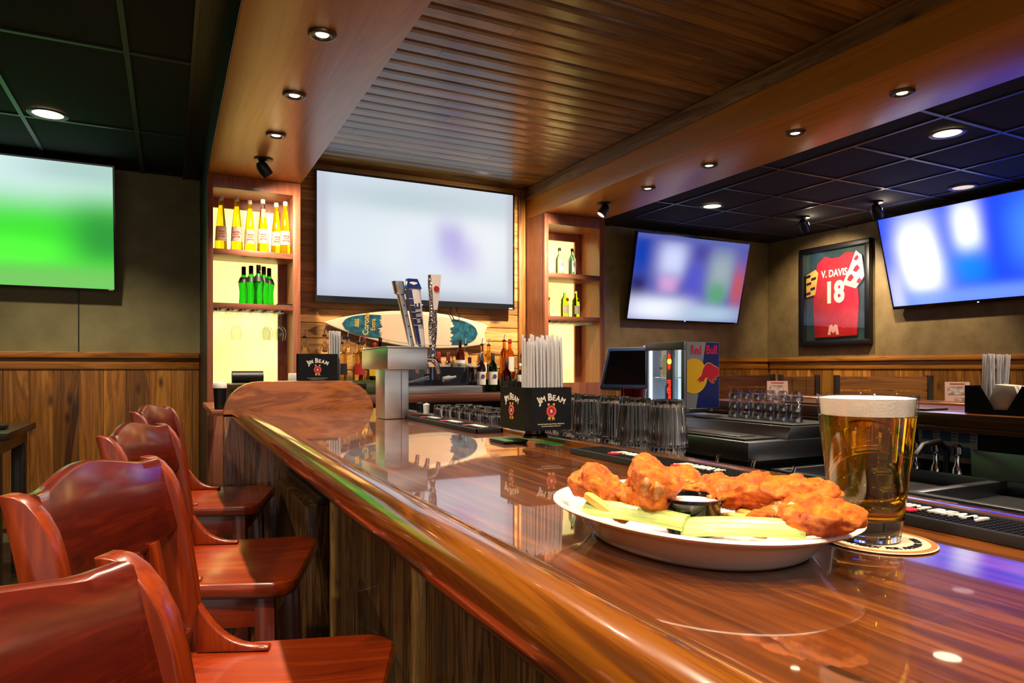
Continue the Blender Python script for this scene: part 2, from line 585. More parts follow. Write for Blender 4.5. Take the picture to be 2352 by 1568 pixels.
# charcoal tile ceilings with raised grid
def tiles(x0, x1, y0, y1, xs, ys, name):
    t = MB()
    t.box(x0, x1, y0, y1, CEIL + .008, CEIL + .05)
    for x in xs:
        t.box(x - .012, x + .012, y0, y1, CEIL, CEIL + .012, 1)
    for (ya, xa, xb) in ys:
        t.box(xa, xb, ya - .012, ya + .012, CEIL + .0004, CEIL + .012, 1)
    struct(t.build(name, ['ctile', 'cgrid'], smooth=0))
tiles(-4, .11, -2.6, 6.0, [-.18 - .6 * i for i in range(7)], [(3.72 + 1.21 * i, -4, .11) for i in range(-5, 2)], 'ceiling_left')
tiles(3.2, 6.6, -2.6, 6.0, [4.13 + .605 * i for i in range(-1, 5)], [(2.48 + .605 * i, 4.13 if i % 2 else 3.2, 6.6) for i in range(-8, 6)], 'ceiling_right')
# dark bulkhead beside the bar soffit
b = MB()
b.box(.096, .112, -2.6, 5.965, CEIL - .012, CEIL + .01, 1)
b.box(.112, .2185, -2.6, 5.965, CEIL - .006, CEIL + .02)
b.box(.2185, .2218, -2.6, 5.965, SOF + .001, CEIL + .02, 2)
struct(b.build('trim_1', ['darkface', 'dark_wood', 'black'], smooth=0))
# soffit over the near bar and beam over the far bar
struct(MB().box(.222, .797, -2.6, 5.965, SOF, CEIL + .02).build('ceiling_soffit', 'cherry_y', bevel=.003))
struct(MB().box(2.68, 3.255, -2.6, 5.13, SOF, CEIL + .02).build('ceiling_beam', 'cherry_y', bevel=.003))
struct(MB().box(2.660, 2.679, -2.6, 5.10, 2.645, CEIL - .001).build('trim_2', 'trim_y', bevel=.003))
struct(MB().box(.798, .815, -2.6, 5.10, 2.67, CEIL - .001).build('trim_3', 'trim_y', bevel=.003))

# bar back wall of pine boards
b = MB()
z = .9
while z < CEIL:
    h = min(.112, CEIL - z)
    c = .79 + random.uniform(.3, 1.6)
    for xa, xb in ((.74, c), (c, 2.70)):
        b.prism([(5.13, z + .002), (5.108, z + .002), (5.102, z + .008), (5.102, z + h - .008), (5.108, z + h - .002), (5.13, z + h - .002)], 'yz', xa + .001, xb - .001, 0, random.random())
    z += .112
b.box(.74, 2.70, 5.11, 5.16, .9, CEIL)
struct(b.build('wall_back', 'pine_wall', smooth=0))
struct(MB().box(2.615, 2.676, 5.07, 5.101, 1.06, CEIL - .002).build('trim_4', 'pine_post', bevel=.003))
struct(MB().box(.80, 2.614, 5.08, 5.101, 2.68, CEIL - .002).build('trim_5', 'pine_wall', bevel=.003))

# outer walls
YB, XR = 5.97, 6.45
struct(MB().box(-3.7, -3.6, -2.6, YB, 0, CEIL + .04).build('wall_side', 'wall', smooth=0))
struct(MB().box(-4, 2.89, YB, YB + .1, 0, CEIL + .04).build('wall_left', 'wall', smooth=0))
struct(MB().box(2.9, XR + .1, YB, YB + .1, 0, CEIL + .04).build('wall_far', 'wall_r', smooth=0))
struct(MB().box(XR, XR + .1, -2.6, YB, 0, CEIL + .04).build('wall_right', 'wall_r', smooth=0))
struct(MB().box(-.602, -.594, YB - .004, YB, 1.365, 1.83).build('trim_6', 'black', smooth=0))
def wainscot(name, axis, a0, a1, face, cap):
    """vertical boards, frieze and cap in front of a wall"""
    b = MB()
    a = a0
    while a < a1 - .02:
        w = min(random.choice((.14, .15, .155, .16)), a1 - a)
        t = random.random()
        if axis == 'x':
            b.box(a + .0015, a + w - .0015, face - .015, face, .1, 1.24, 0, t)
        else:
            b.box(face - .015, face, a + .0015, a + w - .0015, .1, 1.24, 0, t)
        a += w
    struct(b.build(name, 'wains', smooth=0))
    q = lambda lo, z0, z1: MB().box(a0, a1, face - lo, face, z0, z1) if axis == 'x' else MB().box(face - lo, face, a0, a1, z0, z1)
    return q
q = wainscot('wall_left_boards', 'x', -3.9, .215, YB, 1)
struct(q(.026, 1.236, 1.318).build('trim_7', 'wains_cap', bevel=.003))
struct(q(.052, 1.318, 1.364).build('trim_8', 'wains_cap', bevel=.006))
q = wainscot('wall_far_boards', 'x', 3.0, XR, YB, 1)
struct(q(.026, 1.236, 1.318).build('trim_9', 'wains_cap', bevel=.003))
struct(q(.052, 1.318, 1.364).build('trim_10', 'wains_cap', bevel=.006))
q = wainscot('wall_right_boards', 'y', -2.5, YB - .052, XR, 1)
struct(q(.026, 1.236, 1.318).build('trim_11', 'wains_cap_y', bevel=.003))
struct(q(.052, 1.318, 1.364).build('trim_12', 'wains_cap_y', bevel=.006))

# ------------------------------------------------------------------ the near bar
BT = 1.07
Y0, Y1 = -1.4, 2.878
bar = thing('bar_counter', 'long glossy reddish wood bar counter with rounded front rail and panelled front', 'bar counter', (.5, .7, 0))
def L(bm, o):           # shift world coordinates into an object placed at o
    bm.v = [(x - o[0], y - o[1], z - o[2]) for x, y, z in bm.v]
    return bm
bo = (.5, .7, 0)
L(MB().box(.288, .797, Y0, Y1, BT - .045, BT), bo).build('bar_top', 'bar_top', bar, smooth=0)
prof = [(.300, 1.068), (.292, 1.0715), (.284, 1.0755), (.272, 1.082), (.258, 1.0865), (.245, 1.087), (.233, 1.083), (.224, 1.075), (.2185, 1.063), (.218, 1.05),
        (.222, 1.038), (.231, 1.028), (.244, 1.022), (.262, 1.018), (.285, 1.012), (.305, 1.003), (.322, .992), (.336, .978), (.348, .965), (.362, .956), (.378, .952), (.392, .952),
        (.398, .960), (.398, 1.02), (.300, 1.024)]
MBp = MB().prism(prof, 'xz', Y0, Y1)
L(MBp, bo).build('arm_rail', 'bar_rail', bar, smooth=50)
L(MB().box(.795, .838, Y0, Y1, BT - .05, BT + .011), bo).build('back_lip', 'bar_rail', bar, bevel=.004)
L(MB().box(.462, .80, Y0, Y1, .0, BT - .046), bo).build('bar_body', 'oak_panel', bar, smooth=0)
for yy in (.50, 1.33, 2.12, 2.80):
    b = MB()
    pts = [(.463, yy - .024), (.452, yy - .024), (.443, yy - .014), (.443, yy + .002), (.451, yy + .005), (.451, yy + .011), (.445, yy + .015), (.447, yy + .024), (.463, yy + .024)]
    b.prism(pts, 'xy', .12, .99)
    L(b, bo).build('panel_moulding', 'oak_strip', bar, smooth=50)
L(MB().box(.447, .463, Y0, Y1, 0, .12), bo).build('kick_board', 'dark_wood', bar, bevel=.003)
# step ledge below the rail near the far end
b = MB()
st = thing('panel_box', 'dark wood stepped box fixed to the bar front below the rail', 'wooden box', (.42, 2.5, 0))
L(MB().box(.388, .461, 2.24, 2.84, .0, .80), (.42, 2.5, 0)).build('box_body', 'oak_panel', st, bevel=.004)
L(MB().box(.425, .461, 2.235, 2.845, .80, .835), (.42, 2.5, 0)).build('top_step', 'dark_wood', st, bevel=.004)

# end panel with rounded shoulders
r = .135
pts = [(.19, 1.06), (.19, 1.188 - r)]
for k in range(9):
    a = math.pi - math.pi / 2 * k / 8
    pts.append((.19 + r + r * math.cos(a), 1.188 - r + r * math.sin(a)))
for k in range(9):
    a = math.pi / 2 - math.pi / 2 * k / 8
    pts.append((.785 - r + r * math.cos(a), 1.188 - r + r * math.sin(a)))
pts.append((.785, 1.06))
ep = thing('bar_end_panel', 'oak end board with rounded shoulders closing the far end of the bar', 'panel', (.48, 2.9, 0))
L(MB().prism(pts, 'xz', 2.88, 2.935), (.48, 2.9, 0)).build('upper_board', 'end_oak', ep, bevel=.012, bseg=3)
L(MB().box(.19, .785, 2.8805, 2.934, 0, 1.059), (.48, 2.9, 0)).build('lower_board', 'oak_low', ep, bevel=.006)

# rubber spill mats on the back edge of the bar
def bar_mat(y1, label, logos):
    t = thing('bar_mat', label, 'bar mat', (.755, y1 - .3, BT))
    b = MB()
    b.box(-.036, .036, -.30, .30, .0005, .007)
    for s in (-1, 1):
        b.box(s * .037 - .0035, s * .037 + .0035, -.305, .305, .0005, .012)
        b.box(-.04, .04, s * .302 - .003, s * .302 + .003, .0005, .012)
    b.build('mat_base', 'blackgl', t, bevel=.001)
    b = MB()
    for i in range(84):
        for j in range(9):
            yy = -.295 + .59 * (i + .5) / 84
            xx = -.031 + .062 * (j + .5) / 9
            b.box(xx - .0017, xx + .0017, yy - .0016, yy + .0016, .007, .0105)
    b.build('mat_nubs', 'blackgl', t, smooth=0)
    for yw in logos:
        yy = yw - (y1 - .3)
        MB().text('JIM BEAM', .030, frame((.004, yy, .0105), (0, -1, 0), (1, 0, 0)), bold=.03, ext=.001, sx=.74).build('lettering', 'offwhite', t, smooth=0)
        MB().disc(.012, frame((-.012, yy + .024, .0108), (0, -1, 0), (1, 0, 0)), scallop=10, amp=.08, z1=.0016).build('emblem', 'red', t, smooth=0)
    return t
bar_mat(1.16, 'black rubber spill mat with lettering, from behind the wings to the black caddy', (1.03, .85, .68))
bar_mat(.545, 'black rubber spill mat with lettering, beside the beer glass', (.465, .30, .13))
bar_mat(2.24, 'black rubber spill mat at the foot of the steel beer tower', (2.1, 1.92, 1.74))

# ------------------------------------------------------------------ bar stools, built facing +x
def make_stool(label):
    t = thing('bar_stool', label, 'bar stool', group='mahogany stools along the bar front')
    SZ = .79
    CR = .168
    # seat with rounded corners and a shallow dish
    out = []
    hw, fw, xb, xf = .178, .205, -.145, .205
    for (cx, cy, a0) in ((xf - .05, fw - .05, 0), (xb + .02, hw - .02, 90), (xb + .02, -hw + .02, 180), (xf - .05, -fw + .05, 270)):
        rr = .05 if cx > 0 else .02
        for k in range(7):
            a = R(a0 + 90 * k / 6)
            out.append((cx + rr * math.cos(a) + (.018 * math.cos(cy * 5) if cx > 0 else 0), cy + rr * math.sin(a)))
    def ring(s, z, dish=0):
        return [(x * s, y * s, z - dish) for x, y in out]
    b = MB()
    b.loft([ring(.95, SZ - .036), ring(.985, SZ - .030), ring(1, SZ - .016), ring(.995, SZ - .004), ring(.975, SZ), ring(.8, SZ - .003), ring(.55, SZ - .008), ring(.25, SZ - .010)], True, True)
    b.build('seat', 'stool_x', t, smooth=40)
    b = MB()
    for (x0, x1, y0, y1) in ((-.12, .16, .150, .166), (-.12, .16, -.166, -.150), (.144, .160, -.150, .150), (-.12, -.104, -.150, .150)):
        b.box(x0, x1, y0, y1, SZ - .105, SZ - .036)
    b.build('apron', 'stool_x', t, bevel=.002)
    # back posts, deep in x, rounded over the front of their tops; they run down as rear legs
    def post_line(z):        # centre x of the post at a height
        if z < SZ:
            return -.112 - .06 * (SZ - z) / SZ
        u = (z - SZ) / .31
        return -.112 - .022 * u - .028 * u * u
    for s in (-1, 1):
        yy = s * CR
        b = MB()
        zs = [0, .2, .4, .6, .74, .79, .84, .9, .96, 1.0, 1.03, 1.055, 1.075, 1.09, 1.098, 1.10]
        fr, bk = [], []
        for z in zs:
            c = post_line(z)
            hwid = .017 + (0 if z < .5 else .0055 * min(1, (z - .5) / .35))
            f = c + hwid
            if z > 1.03:
                u = (z - 1.03) / .07
                f = c + hwid - .036 * (1 - math.sqrt(max(0, 1 - u * u)))
            fr.append((f, z)); bk.append((c - hwid, z))
        b.prism(fr + bk[::-1], 'xz', yy - .0118, yy + .0118)
        b.build('back_post', 'stool', t, bevel=.005, smooth=45)
        b = MB()
        b.loft([[(x + dx * w, s * y_ + dy * w, z) for dx, dy in ((-1, -1), (1, -1), (1, 1), (-1, 1))] for x, y_, z, w in ((.180, .172, 0, .016), (.160, .162, .4, .019), (.148, .155, SZ - .036, .021))])
        b.build('front_leg', 'stool', t, bevel=.003)
        # swept bracket from post down to the seat
        b = MB()
        pts = [(-.095, SZ - .002), (-.092, SZ + .075)]
        for k in range(1, 11):
            u = k / 10
            pts.append((-.092 + .11 * u, SZ + .075 - .070 * (1 - (1 - u) ** 2.8)))
        pts.append((.018, SZ - .002))
        b.prism(pts, 'xz', s * .158 - .010, s * .158 + .010)
        b.build('side_bracket', 'stool', t, bevel=.003, smooth=45)
        b = MB().box(-.16, .155, s * .160 - .010, s * .160 + .010, .30, .335)
        b.build('side_stretcher', 'stool', t, bevel=.003)
    MB().box(.150, .178, -.15, .15, .22, .262).build('foot_rest', 'stool', t, bevel=.004)
    MB().box(-.160, -.135, -.146, .146, .36, .39).build('rear_stretcher', 'stool', t, bevel=.003)
    # crest rail, bowed back in plan, humped on top
    b = MB()
    rings = []
    N = 24
    for k in range(N + 1):
        y = -.157 + .314 * k / N
        u = y / .157
        bow = .006 - .022 * (1 - u * u)
        hump = .017 * math.exp(-(u / .55) ** 2) - .003 * math.exp(-((abs(u) - .78) / .2) ** 2)
        zt = 1.098 + hump
        zb = .985 - .022 * (1 - u * u)
        xt, xbm = post_line(zt) + bow - .004, post_line(zb) + bow - .004
        rings.append([(xbm - .010, y, zb), (xbm + .008, y, zb), (xbm + .010, y, zb + .005), (xt + .009, y, zt - .012), (xt + .006, y, zt - .003), (xt, y, zt), (xt - .010, y, zt - .001), (xt - .013, y, zt - .010)])
    b.loft(rings)
    b.build('crest_rail', 'stool_h', t, smooth=45)
    MB().box(-.128, -.102, -.157, .157, SZ + .0005, SZ + .035).build('lower_back_rail', 'stool_h', t, bevel=.003)
    for y in (-.098, -.049, 0, .049, .098):
        b = MB()
        u = y / .146
        rr = []
        for k in range(7):
            z = SZ + .03 + (.97 - SZ - .03 + .012 * abs(u)) * k / 6
            bow = (.008 - .022 * (1 - u * u)) * (k / 6)
            c = post_line(z) + bow - .002
            rr.append([(c - .008, y - .014, z), (c + .006, y - .014, z), (c + .008, y - .011, z), (c + .008, y + .011, z), (c + .006, y + .014, z), (c - .008, y + .014, z)])
        b.loft(rr)
        b.build('back_slat', 'stool', t, smooth=40)
    return t
s0 = make_stool('mahogany bar stool closest to the bar corner, only its curved back top in view')
s0.location = (.031, .364, 0); s0.rotation_euler = (0, 0, R(-30))
dup(s0, (.070, 1.02, 0), R(-22), 'second mahogany bar stool from the bar corner, its hump-topped back fully in view')
dup(s0, (.095, 1.755, 0), R(-18), 'third mahogany bar stool along the bar, its seat glowing amber under a lamp')
dup(s0, (.112, 2.64, 0), R(-16), 'fourth mahogany bar stool, standing closest to the oak end board')
# ------------------------------------------------------------------ televisions
MT['scr_main'] = screen('screen_pale', (214, 226, 238), [
    (0, -.02, .66, .30, (244, 250, 255), .9), (-.50, .12, .26, .5, (226, 240, 250), .6), (.1, .33, 1.0, .10, (196, 214, 222), .8),
    (-.76, 0, .06, .6, (196, 198, 216), .8), (.78, 0, .05, .6, (190, 190, 200), .8), (.0, -.46, 1.2, .10, (178, 184, 204), .9), (.24, .02, .13, .17, (140, 122, 220), .7), (.36, -.07, .15, .16, (180, 172, 236), .6), (-.55, -.3, .3, .12, (206, 216, 246), .6), (.05, -.1, .2, .2, (214, 224, 252), .5)], .47)
MT['scr_green'] = screen('screen_green', (70, 200, 60), [
    (0, .42, 1.4, .30, (198, 220, 220), 1.0), (.6, .40, .40, .10, (150, 180, 176), .7), (.35, -.05, .6, .16, (60, 214, 44), .85), (-.1, -.2, 1.0, .11, (84, 246, 60), .9), (.74, -.06, .26, .24, (44, 140, 56), .95), (.3, -.40, 1.4, .12, (110, 186, 90), .95)], .62)
MT['scr_game'] = screen('screen_game', (84, 86, 168), [
    (-.70, .25, .14, .3, (16, 60, 170), 1), (-.70, -.1, .12, .12, (30, 24, 90), .9), (-.28, .20, .20, .20, (206, 214, 250), .95), (-.3, -.06, .14, .1, (230, 170, 220), .7), (.06, -.02, .14, .22, (84, 80, 200), .8), (.14, .3, .12, .1, (70, 60, 150), .8),
    (.42, .1, .20, .26, (160, 178, 176), .85), (.40, -.14, .14, .14, (84, 160, 110), .9), (.70, -.05, .10, .24, (190, 84, 84), .9), (-.4, -.33, .5, .14, (236, 240, 252), 1), (.35, -.36, .5, .10, (176, 200, 220), .9), (.0, .44, 1.4, .05, (90, 100, 170), .8)], .55)
MT['scr_blue'] = screen('screen_blue', (30, 60, 236), [
    (-.44, .02, .20, .36, (232, 236, 255), 1), (-.10, .2, .16, .2, (70, 90, 240), .8), (.02, .22, .13, .24, (214, 220, 255), .95), (.0, -.12, .2, .16, (0, 100, 255), .9), (.3, .1, .2, .5, (10, 40, 220), .9), (0, -.38, 1.4, .09, (90, 120, 230), .8), (-.72, -.3, .08, .25, (170, 170, 220), .7), (.55, .1, .25, .3, (60, 120, 255), .7)], 1.1)
def tv(name, label, w, h, scr, loc, rot, lip=.03, wall=.08):
    t = thing(name, label, 'television', loc, rot=rot)
    bz = .012
    b = MB()
    b.box(-w / 2, w / 2, -.001, .035, -h / 2, h / 2)
    b.box(-w / 2 + .2, w / 2 - .2, .035, .07, -h / 2 + .12, h / 2 - .2)
    b.box(-w / 2, -w / 2 + bz, -.008, 0, -h / 2, h / 2)
    b.box(w / 2 - bz, w / 2, -.008, 0, -h / 2, h / 2)
    b.box(-w / 2 + bz, w / 2 - bz, -.008, 0, h / 2 - bz, h / 2)
    b.box(-w / 2 + bz, w / 2 - bz, -.008, 0, -h / 2, -h / 2 + lip)
    b.build('tv_frame', 'blackgloss', t, smooth=0)
    MB().box(-w / 2 + bz, w / 2 - bz, -.003, -.0015, -h / 2 + lip, h / 2 - bz).build('screen', scr, t, smooth=0)
    MB().box(w / 2 - .05, w / 2 - .018, -.0095, -.008, -h / 2 + .004, -h / 2 + .014).build('badge', 'offwhite', t, smooth=0)
    MB().box(-.008, .008, -.0095, -.008, -h / 2 + .004, -h / 2 + .012).build('indicator', 'led_blue', t, smooth=0)
    b = MB()
    b.box(-.2, .2, .07, .07 + wall, -.2, .2)
    b.build('wall_bracket', 'black', t, smooth=0)
    return t
MT['led_blue'] = M('indicator_light', (120, 150, 255), .3, emit=(120, 150, 255), es=3)
tvm = tv('television', 'widest television with a pale white picture, on the pine boards behind the bar taps', 1.60, .952, 'scr_main', (1.736, 5.01, 2.197), (0, 0, 0), .045, .02)
b = MB()
b.tube([(.25, .02, -.47), (.25, .02, -.52), (.28, .02, -.57), (.32, .02, -.575), (.33, .02, -.54), (.30, .02, -.50), (.30, .03, -.46)], .004, 6)
b.build('cable', 'black', tvm)
tilt = math.atan2(.20, .90)
tv('television', 'television with a bright green picture on the olive wall above the wainscot', 1.58, .90, 'scr_green', (-1.14, 5.765, 2.255), (R(12.5), 0, 0), .012, .10)
tv('television', 'television with a blurred blue and white game picture, by the gin shelves', 1.58, .92, 'scr_game', (5.09, 5.79, 2.205), (R(12.5), 0, 0), .014, .10)
tv('television', 'television with a bright blue picture tilted down beside the framed red jersey', 1.58, .90, 'scr_blue', (6.235, 3.52, 2.25), (R(16.5), 0, R(-90)), .03, .14)

# ------------------------------------------------------------------ backlit shelf cabinets
MT['glow'] = None
q = NT('backlit_panel')
sp = q.n('ShaderNodeSeparateXYZ'); q.l(q.obj(), sp.inputs[0])
nf = q.noise(q.obj(), 2.2, 2)
c = q.ramp(nf, [(.35, lin((255, 218, 112))), (.7, lin((255, 232, 148)))])
q.l(c, q.b.inputs['Emission Color'])
q.b.inputs['Base Color'].default_value = (.8, .7, .4, 1)
q.setp(es=.9, rough=.3)
MT['glow'] = q.m
def shelf_cabinet(name, label, x0, mirror):
    w = .576
    t = thing(name, label, 'shelf cabinet', (x0, 4.75, 0))
    zb = 1.0
    b = MB()
    b.box(.002, .036, 0, .03, 0, 2.484)
    b.box(w - .048, w, 0, .03, 0, 2.484)
    b.box(.036, w - .048, 0, .03, 2.40, 2.484)
    b.box(.036, w - .048, 0, .03, 0, 1.125)
    b.build('face_frame', 'cherry', t, bevel=.002)
    b = MB()
    b.box(.004, .034, .03, 1.2 if not mirror else .36, .0, 2.484)
    b.build('side_panel', 'black_side' if not mirror else 'cherry', t, smooth=0)
    MB().box(w - .046, w - .002, .03, .36, .0, 2.484).build('side_panel', 'cherry', t, smooth=0)
    MB().box(.034, w - .046, .03, .345, 2.40, 2.43).build('top_panel', 'cherry', t, smooth=0)
    b = MB()      # wood frame round the glowing panel
    b.box(.034, w - .046, .30, .32, 2.335, 2.40)
    b.box(w - .105, w - .046, .30, .32, 1.0, 2.335)
    b.build('light_frame', 'cherry', t, smooth=0)
    MB().box(.034, w - .046, .322, .33, 1.0, 2.40).build('backlit_panel', 'glow', t, smooth=0)
    for z in (1.972, 1.625):
        MB().box(.035, w - .047, .004, .298, z, z + .038).build('shelf', 'cherry_x', t, bevel=.002)
    for i in range(6):
        x = .065 + .076 * i
        b = MB()
        b.box(x - .024, x + .024, .01, .27, 1.606, 1.611)
        b.box(x - .004, x + .004, .01, .27, 1.611, 1.6245)
        b.build('glass_rail', 'steel', t, smooth=0)
    return t
MT['black_side'] = M('black_side_panel', (22, 18, 14), .5)
shelf_cabinet('shelf_cabinet', 'backlit shelf cabinet holding yellow and green bottles, beside the olive wall', .216, False)
shelf_cabinet('shelf_cabinet', 'backlit shelf cabinet holding pale blue and lime green gin bottles', 2.679, True)

# ------------------------------------------------------------------ bottles
MT['galliano'] = glass('yellow_liqueur', (255, 214, 20))
MT['galliano'].node_tree.nodes['Principled BSDF'].inputs['Transmission Weight'].default_value = .85
MT['midori'] = glass('green_liqueur', (30, 205, 30))
MT['midori'].node_tree.nodes['Principled BSDF'].inputs['Transmission Weight'].default_value = .8
MT['bluegin'] = glass('pale_blue_gin', (170, 222, 226))
MT['limegin'] = glass('lime_gin', (170, 232, 40))
MT['clear'] = glass('clear_bottle_glass', (246, 247, 240))
MT['amber'] = glass('amber_spirit', (232, 140, 40))
MT['paleamber'] = glass('pale_spirit', (240, 200, 90))
MT['wine'] = M('dark_wine_glass', (18, 10, 10), .06, coat=.8)
MT['winegreen'] = glass('green_wine_glass', (30, 90, 26))
MT['brownjug'] = glass('brown_glass', (92, 34, 14))
MT['label_grey'] = paper('grey_print_label', (206, 176, 170), (230, 218, 210), 90)
MT['label_white'] = M('white_label', (226, 222, 210), .6)
MT['label_black'] = M('black_label', (20, 22, 24), .5)
MT['label_red'] = M('red_label', (170, 36, 32), .5)
MT['label_yellow'] = M('yellow_label', (222, 190, 30), .5)
MT['label_rose'] = M('rose_print', (196, 96, 92), .6)
MT['purple'] = M('purple_print', (84, 60, 130), .5)
MT['label_o'] = M('orange_label', (206, 110, 50), .5)
MT['winefoil'] = M('dark_red_foil', (96, 14, 26), .35)
MT['clearbox'] = thin('clear_plastic', (232, 234, 240), 1.4)
MT['capwhite'] = M('white_cap', (226, 224, 216), .4)
MT['foilred'] = M('red_foil', (150, 26, 22), .35, metal=.3)
def bottle(name, label, group, prof, body, loc, cap=None, cap_m='black', lab=None, lab_m=None, mark=None, seg=20, sx=1, sy=1, pourer=False, h=.3, half=85, neck=.012):
    t = thing(name, label, 'bottle', loc, group=group)
    MB().lathe([(0, 0)] + prof, seg=seg, sx=sx, sy=sy).build('glass_body', body, t, smooth=50)
    if cap:
        z0, z1, r_ = cap
        MB().lathe([(0, z0), (r_, z0), (r_, z1 - .003), (r_ - .002, z1), (0, z1)], seg=14).build('cap', cap_m, t, smooth=40)
    if lab:
        z0, z1, r0, r1 = lab
        MB().wrap(z0, z1, r0 * 1.012, r1 * 1.012, half, sx, sy).build('paper_label', lab_m, t, smooth=50)
        if mark:
            mm, kind = mark
            b = MB()
            zc = (z0 + z1) / 2
            rr = max(r0, r1) * sy
            if kind == 'disc':
                b.disc(.017, frame((0, -rr - .0012, zc + (z1 - z0) * .14), (1, 0, 0), (0, 0, 1)), scallop=12, amp=.05, z0=0)
            else:
                for k in range(3):
                    ww = min(r0, r1) * sx * (.9, .6, .75)[k]
                    b.box(-ww * .7, ww * .7, -rr - .0014, -rr + .004, zc - .02 + .016 * k, zc - .014 + .016 * k)
            b.build('label_print', mm, t, smooth=0)
    if pourer:
        zt = h
        b = MB()
        b.lathe([(0, zt), (neck + .003, zt), (neck + .003, zt + .012), (.006, zt + .016), (0, zt + .017)], seg=12)
        b.build('stopper', 'black', t)
        b = MB()
        b.tube([(0, 0, zt + .015), (0, 0, zt + .036), (.006, -.004, zt + .058)], .0042, 8)
        b.build('pourer', 'chrome', t)
    return t
# tall tapered yellow bottles on the top shelf
SH1, SH2 = 2.0101, 1.6631
gp = [(.036, 0), (.038, .004), (.037, .03), (.029, .17), (.020, .25), (.015, .30), (.014, .325), (0, .325)]
g = 'tall yellow liqueur bottles on the top backlit shelf'
words = ['closest to the olive wall', 'second from the olive wall', 'third from the olive wall', 'part empty, fourth from the olive wall', 'fifth from the olive wall', 'beside the dark shelf post']
px = [.303, .396, .482, .557, .650, .7]
g0 = None
for i, x in enumerate(px):
    loc = (x, 4.79 + (.02, 0, .06, .0, .06, .0)[i], SH1)
    lb = 'tall tapered yellow liqueur bottle with white cap, ' + words[i]
    if g0 is None:
        g0 = bottle('liqueur_bottle', lb, g, gp, 'galliano', loc, (.322, .350, .0145), 'capwhite', (.055, .150, .0365, .0318), 'label_grey', ('label_rose', 'bars'))
    elif i == 3:
        pe = [(.036, 0), (.038, .004), (.037, .03), (.029, .17), (.0225, .232), (0, .232)]
        t = bottle('liqueur_bottle', lb, g, pe, 'galliano', loc, (.322, .350, .0145), 'capwhite', (.055, .150, .0365, .0318), 'label_grey', ('label_rose', 'bars'))
        MB().lathe([(.0224, .233), (.015, .30), (.014, .325)], seg=20).build('empty_neck', 'clear', t)
    else:
        dup(g0, loc, random.uniform(-.1, .1), lb, g)
# green bottles in a bowling-pin cluster
mp = [(.030, 0), (.032, .004), (.029, .05), (.028, .09), (.034, .145), (.036, .155), (.030, .17), (.016, .20), (.0125, .21), (.0125, .245), (0, .245)]
g = 'green liqueur bottles clustered on the middle backlit shelf'
w5 = ['furthest towards the olive wall', 'second from the olive wall, tucked behind', 'in front of the cluster, darkest green', 'fourth from the olive wall, tucked behind', 'furthest towards the pine boards']
m0 = None
for i, (x, y) in enumerate(((.450, 4.918), (.490, 4.855), (.530, 4.792), (.570, 4.855), (.612, 4.918))):
    lb = 'green liqueur bottle with black neck, ' + w5[i]
    if m0 is None:
        m0 = bottle('liqueur_bottle', lb, g, mp, 'midori', (x, y, SH2), (.205, .262, .0145), 'blackgloss', (.150, .186, .0372, .025), 'label_black')
    else:
        dup(m0, (x, y, SH2), 0, lb, g)
tag(MB().prism([(-.05, -.03), (.05, -.035), (.055, .02), (0, .04), (-.05, .03)], 'xy', 0, .012).build('bar_cloth', 'black', loc=(.70, 4.83, SH2)), 'folded black cloth beside the green bottles on the middle shelf', 'cloth')
# gin bottles in the other cabinet
bp = [(.030, 0), (.032, .004), (.032, .12), (.030, .135), (.014, .165), (.0105, .172), (.0105, .200), (0, .200)]
g = 'pale blue square gin bottles on the upper shelf'
q0 = None
for i, (x, y, wd_) in enumerate(((2.752, 4.87, 'half hidden by the cabinet post'), (2.875, 4.85, 'standing alone in the middle of the shelf'), (2.985, 4.83, 'in front of another by the shelf end'), (3.036, 4.908, 'tucked behind at the shelf end'))):
    lb = 'pale blue square gin bottle, ' + wd_
    if q0 is None:
        q0 = bottle('gin_bottle', lb, g, bp, 'bluegin', (x, y, SH1), (.198, .222, .013), 'label_black', (.025, .120, .0324, .0324), 'label_white', ('label_grey', 'disc'), seg=8, half=42)
        for ch in q0.children:
            ch.rotation_euler = (0, 0, R(22.5)) if ch.name.split('.')[0] in ('glass_body', 'cap') else (0, 0, 0)
    else:
        dup(q0, (x, y, SH1), .15, lb, g)
tp = [(.032, 0), (.034, .004), (.034, .11), (.030, .125), (.033, .135), (.030, .150), (.013, .175), (.011, .185), (.011, .215), (0, .215)]
g = 'lime green gin bottles on the second shelf'
q0 = None
for i, (x, y, wd_) in enumerate(((2.752, 4.86, 'half hidden by the cabinet post'), (2.931, 4.86, 'in the middle of the shelf'), (3.046, 4.87, 'at the end of the shelf'))):
    lb = 'lime green shaker shaped gin bottle, ' + wd_
    if q0 is None:
        q0 = bottle('gin_bottle', lb, g, tp, 'limegin', (x, y, SH2), (.205, .228, .013), 'capwhite', (.03, .10, .0344, .0344), 'label_grey', None, half=50)
        MB().disc(.014, frame((.006, -.0335, .145), (1, 0, 0), (0, 0, 1)), scallop=9, amp=.06, z1=.003).build('wax_seal', 'foilred', q0)
    else:
        dup(q0, (x, y, SH2), 0, lb, g)
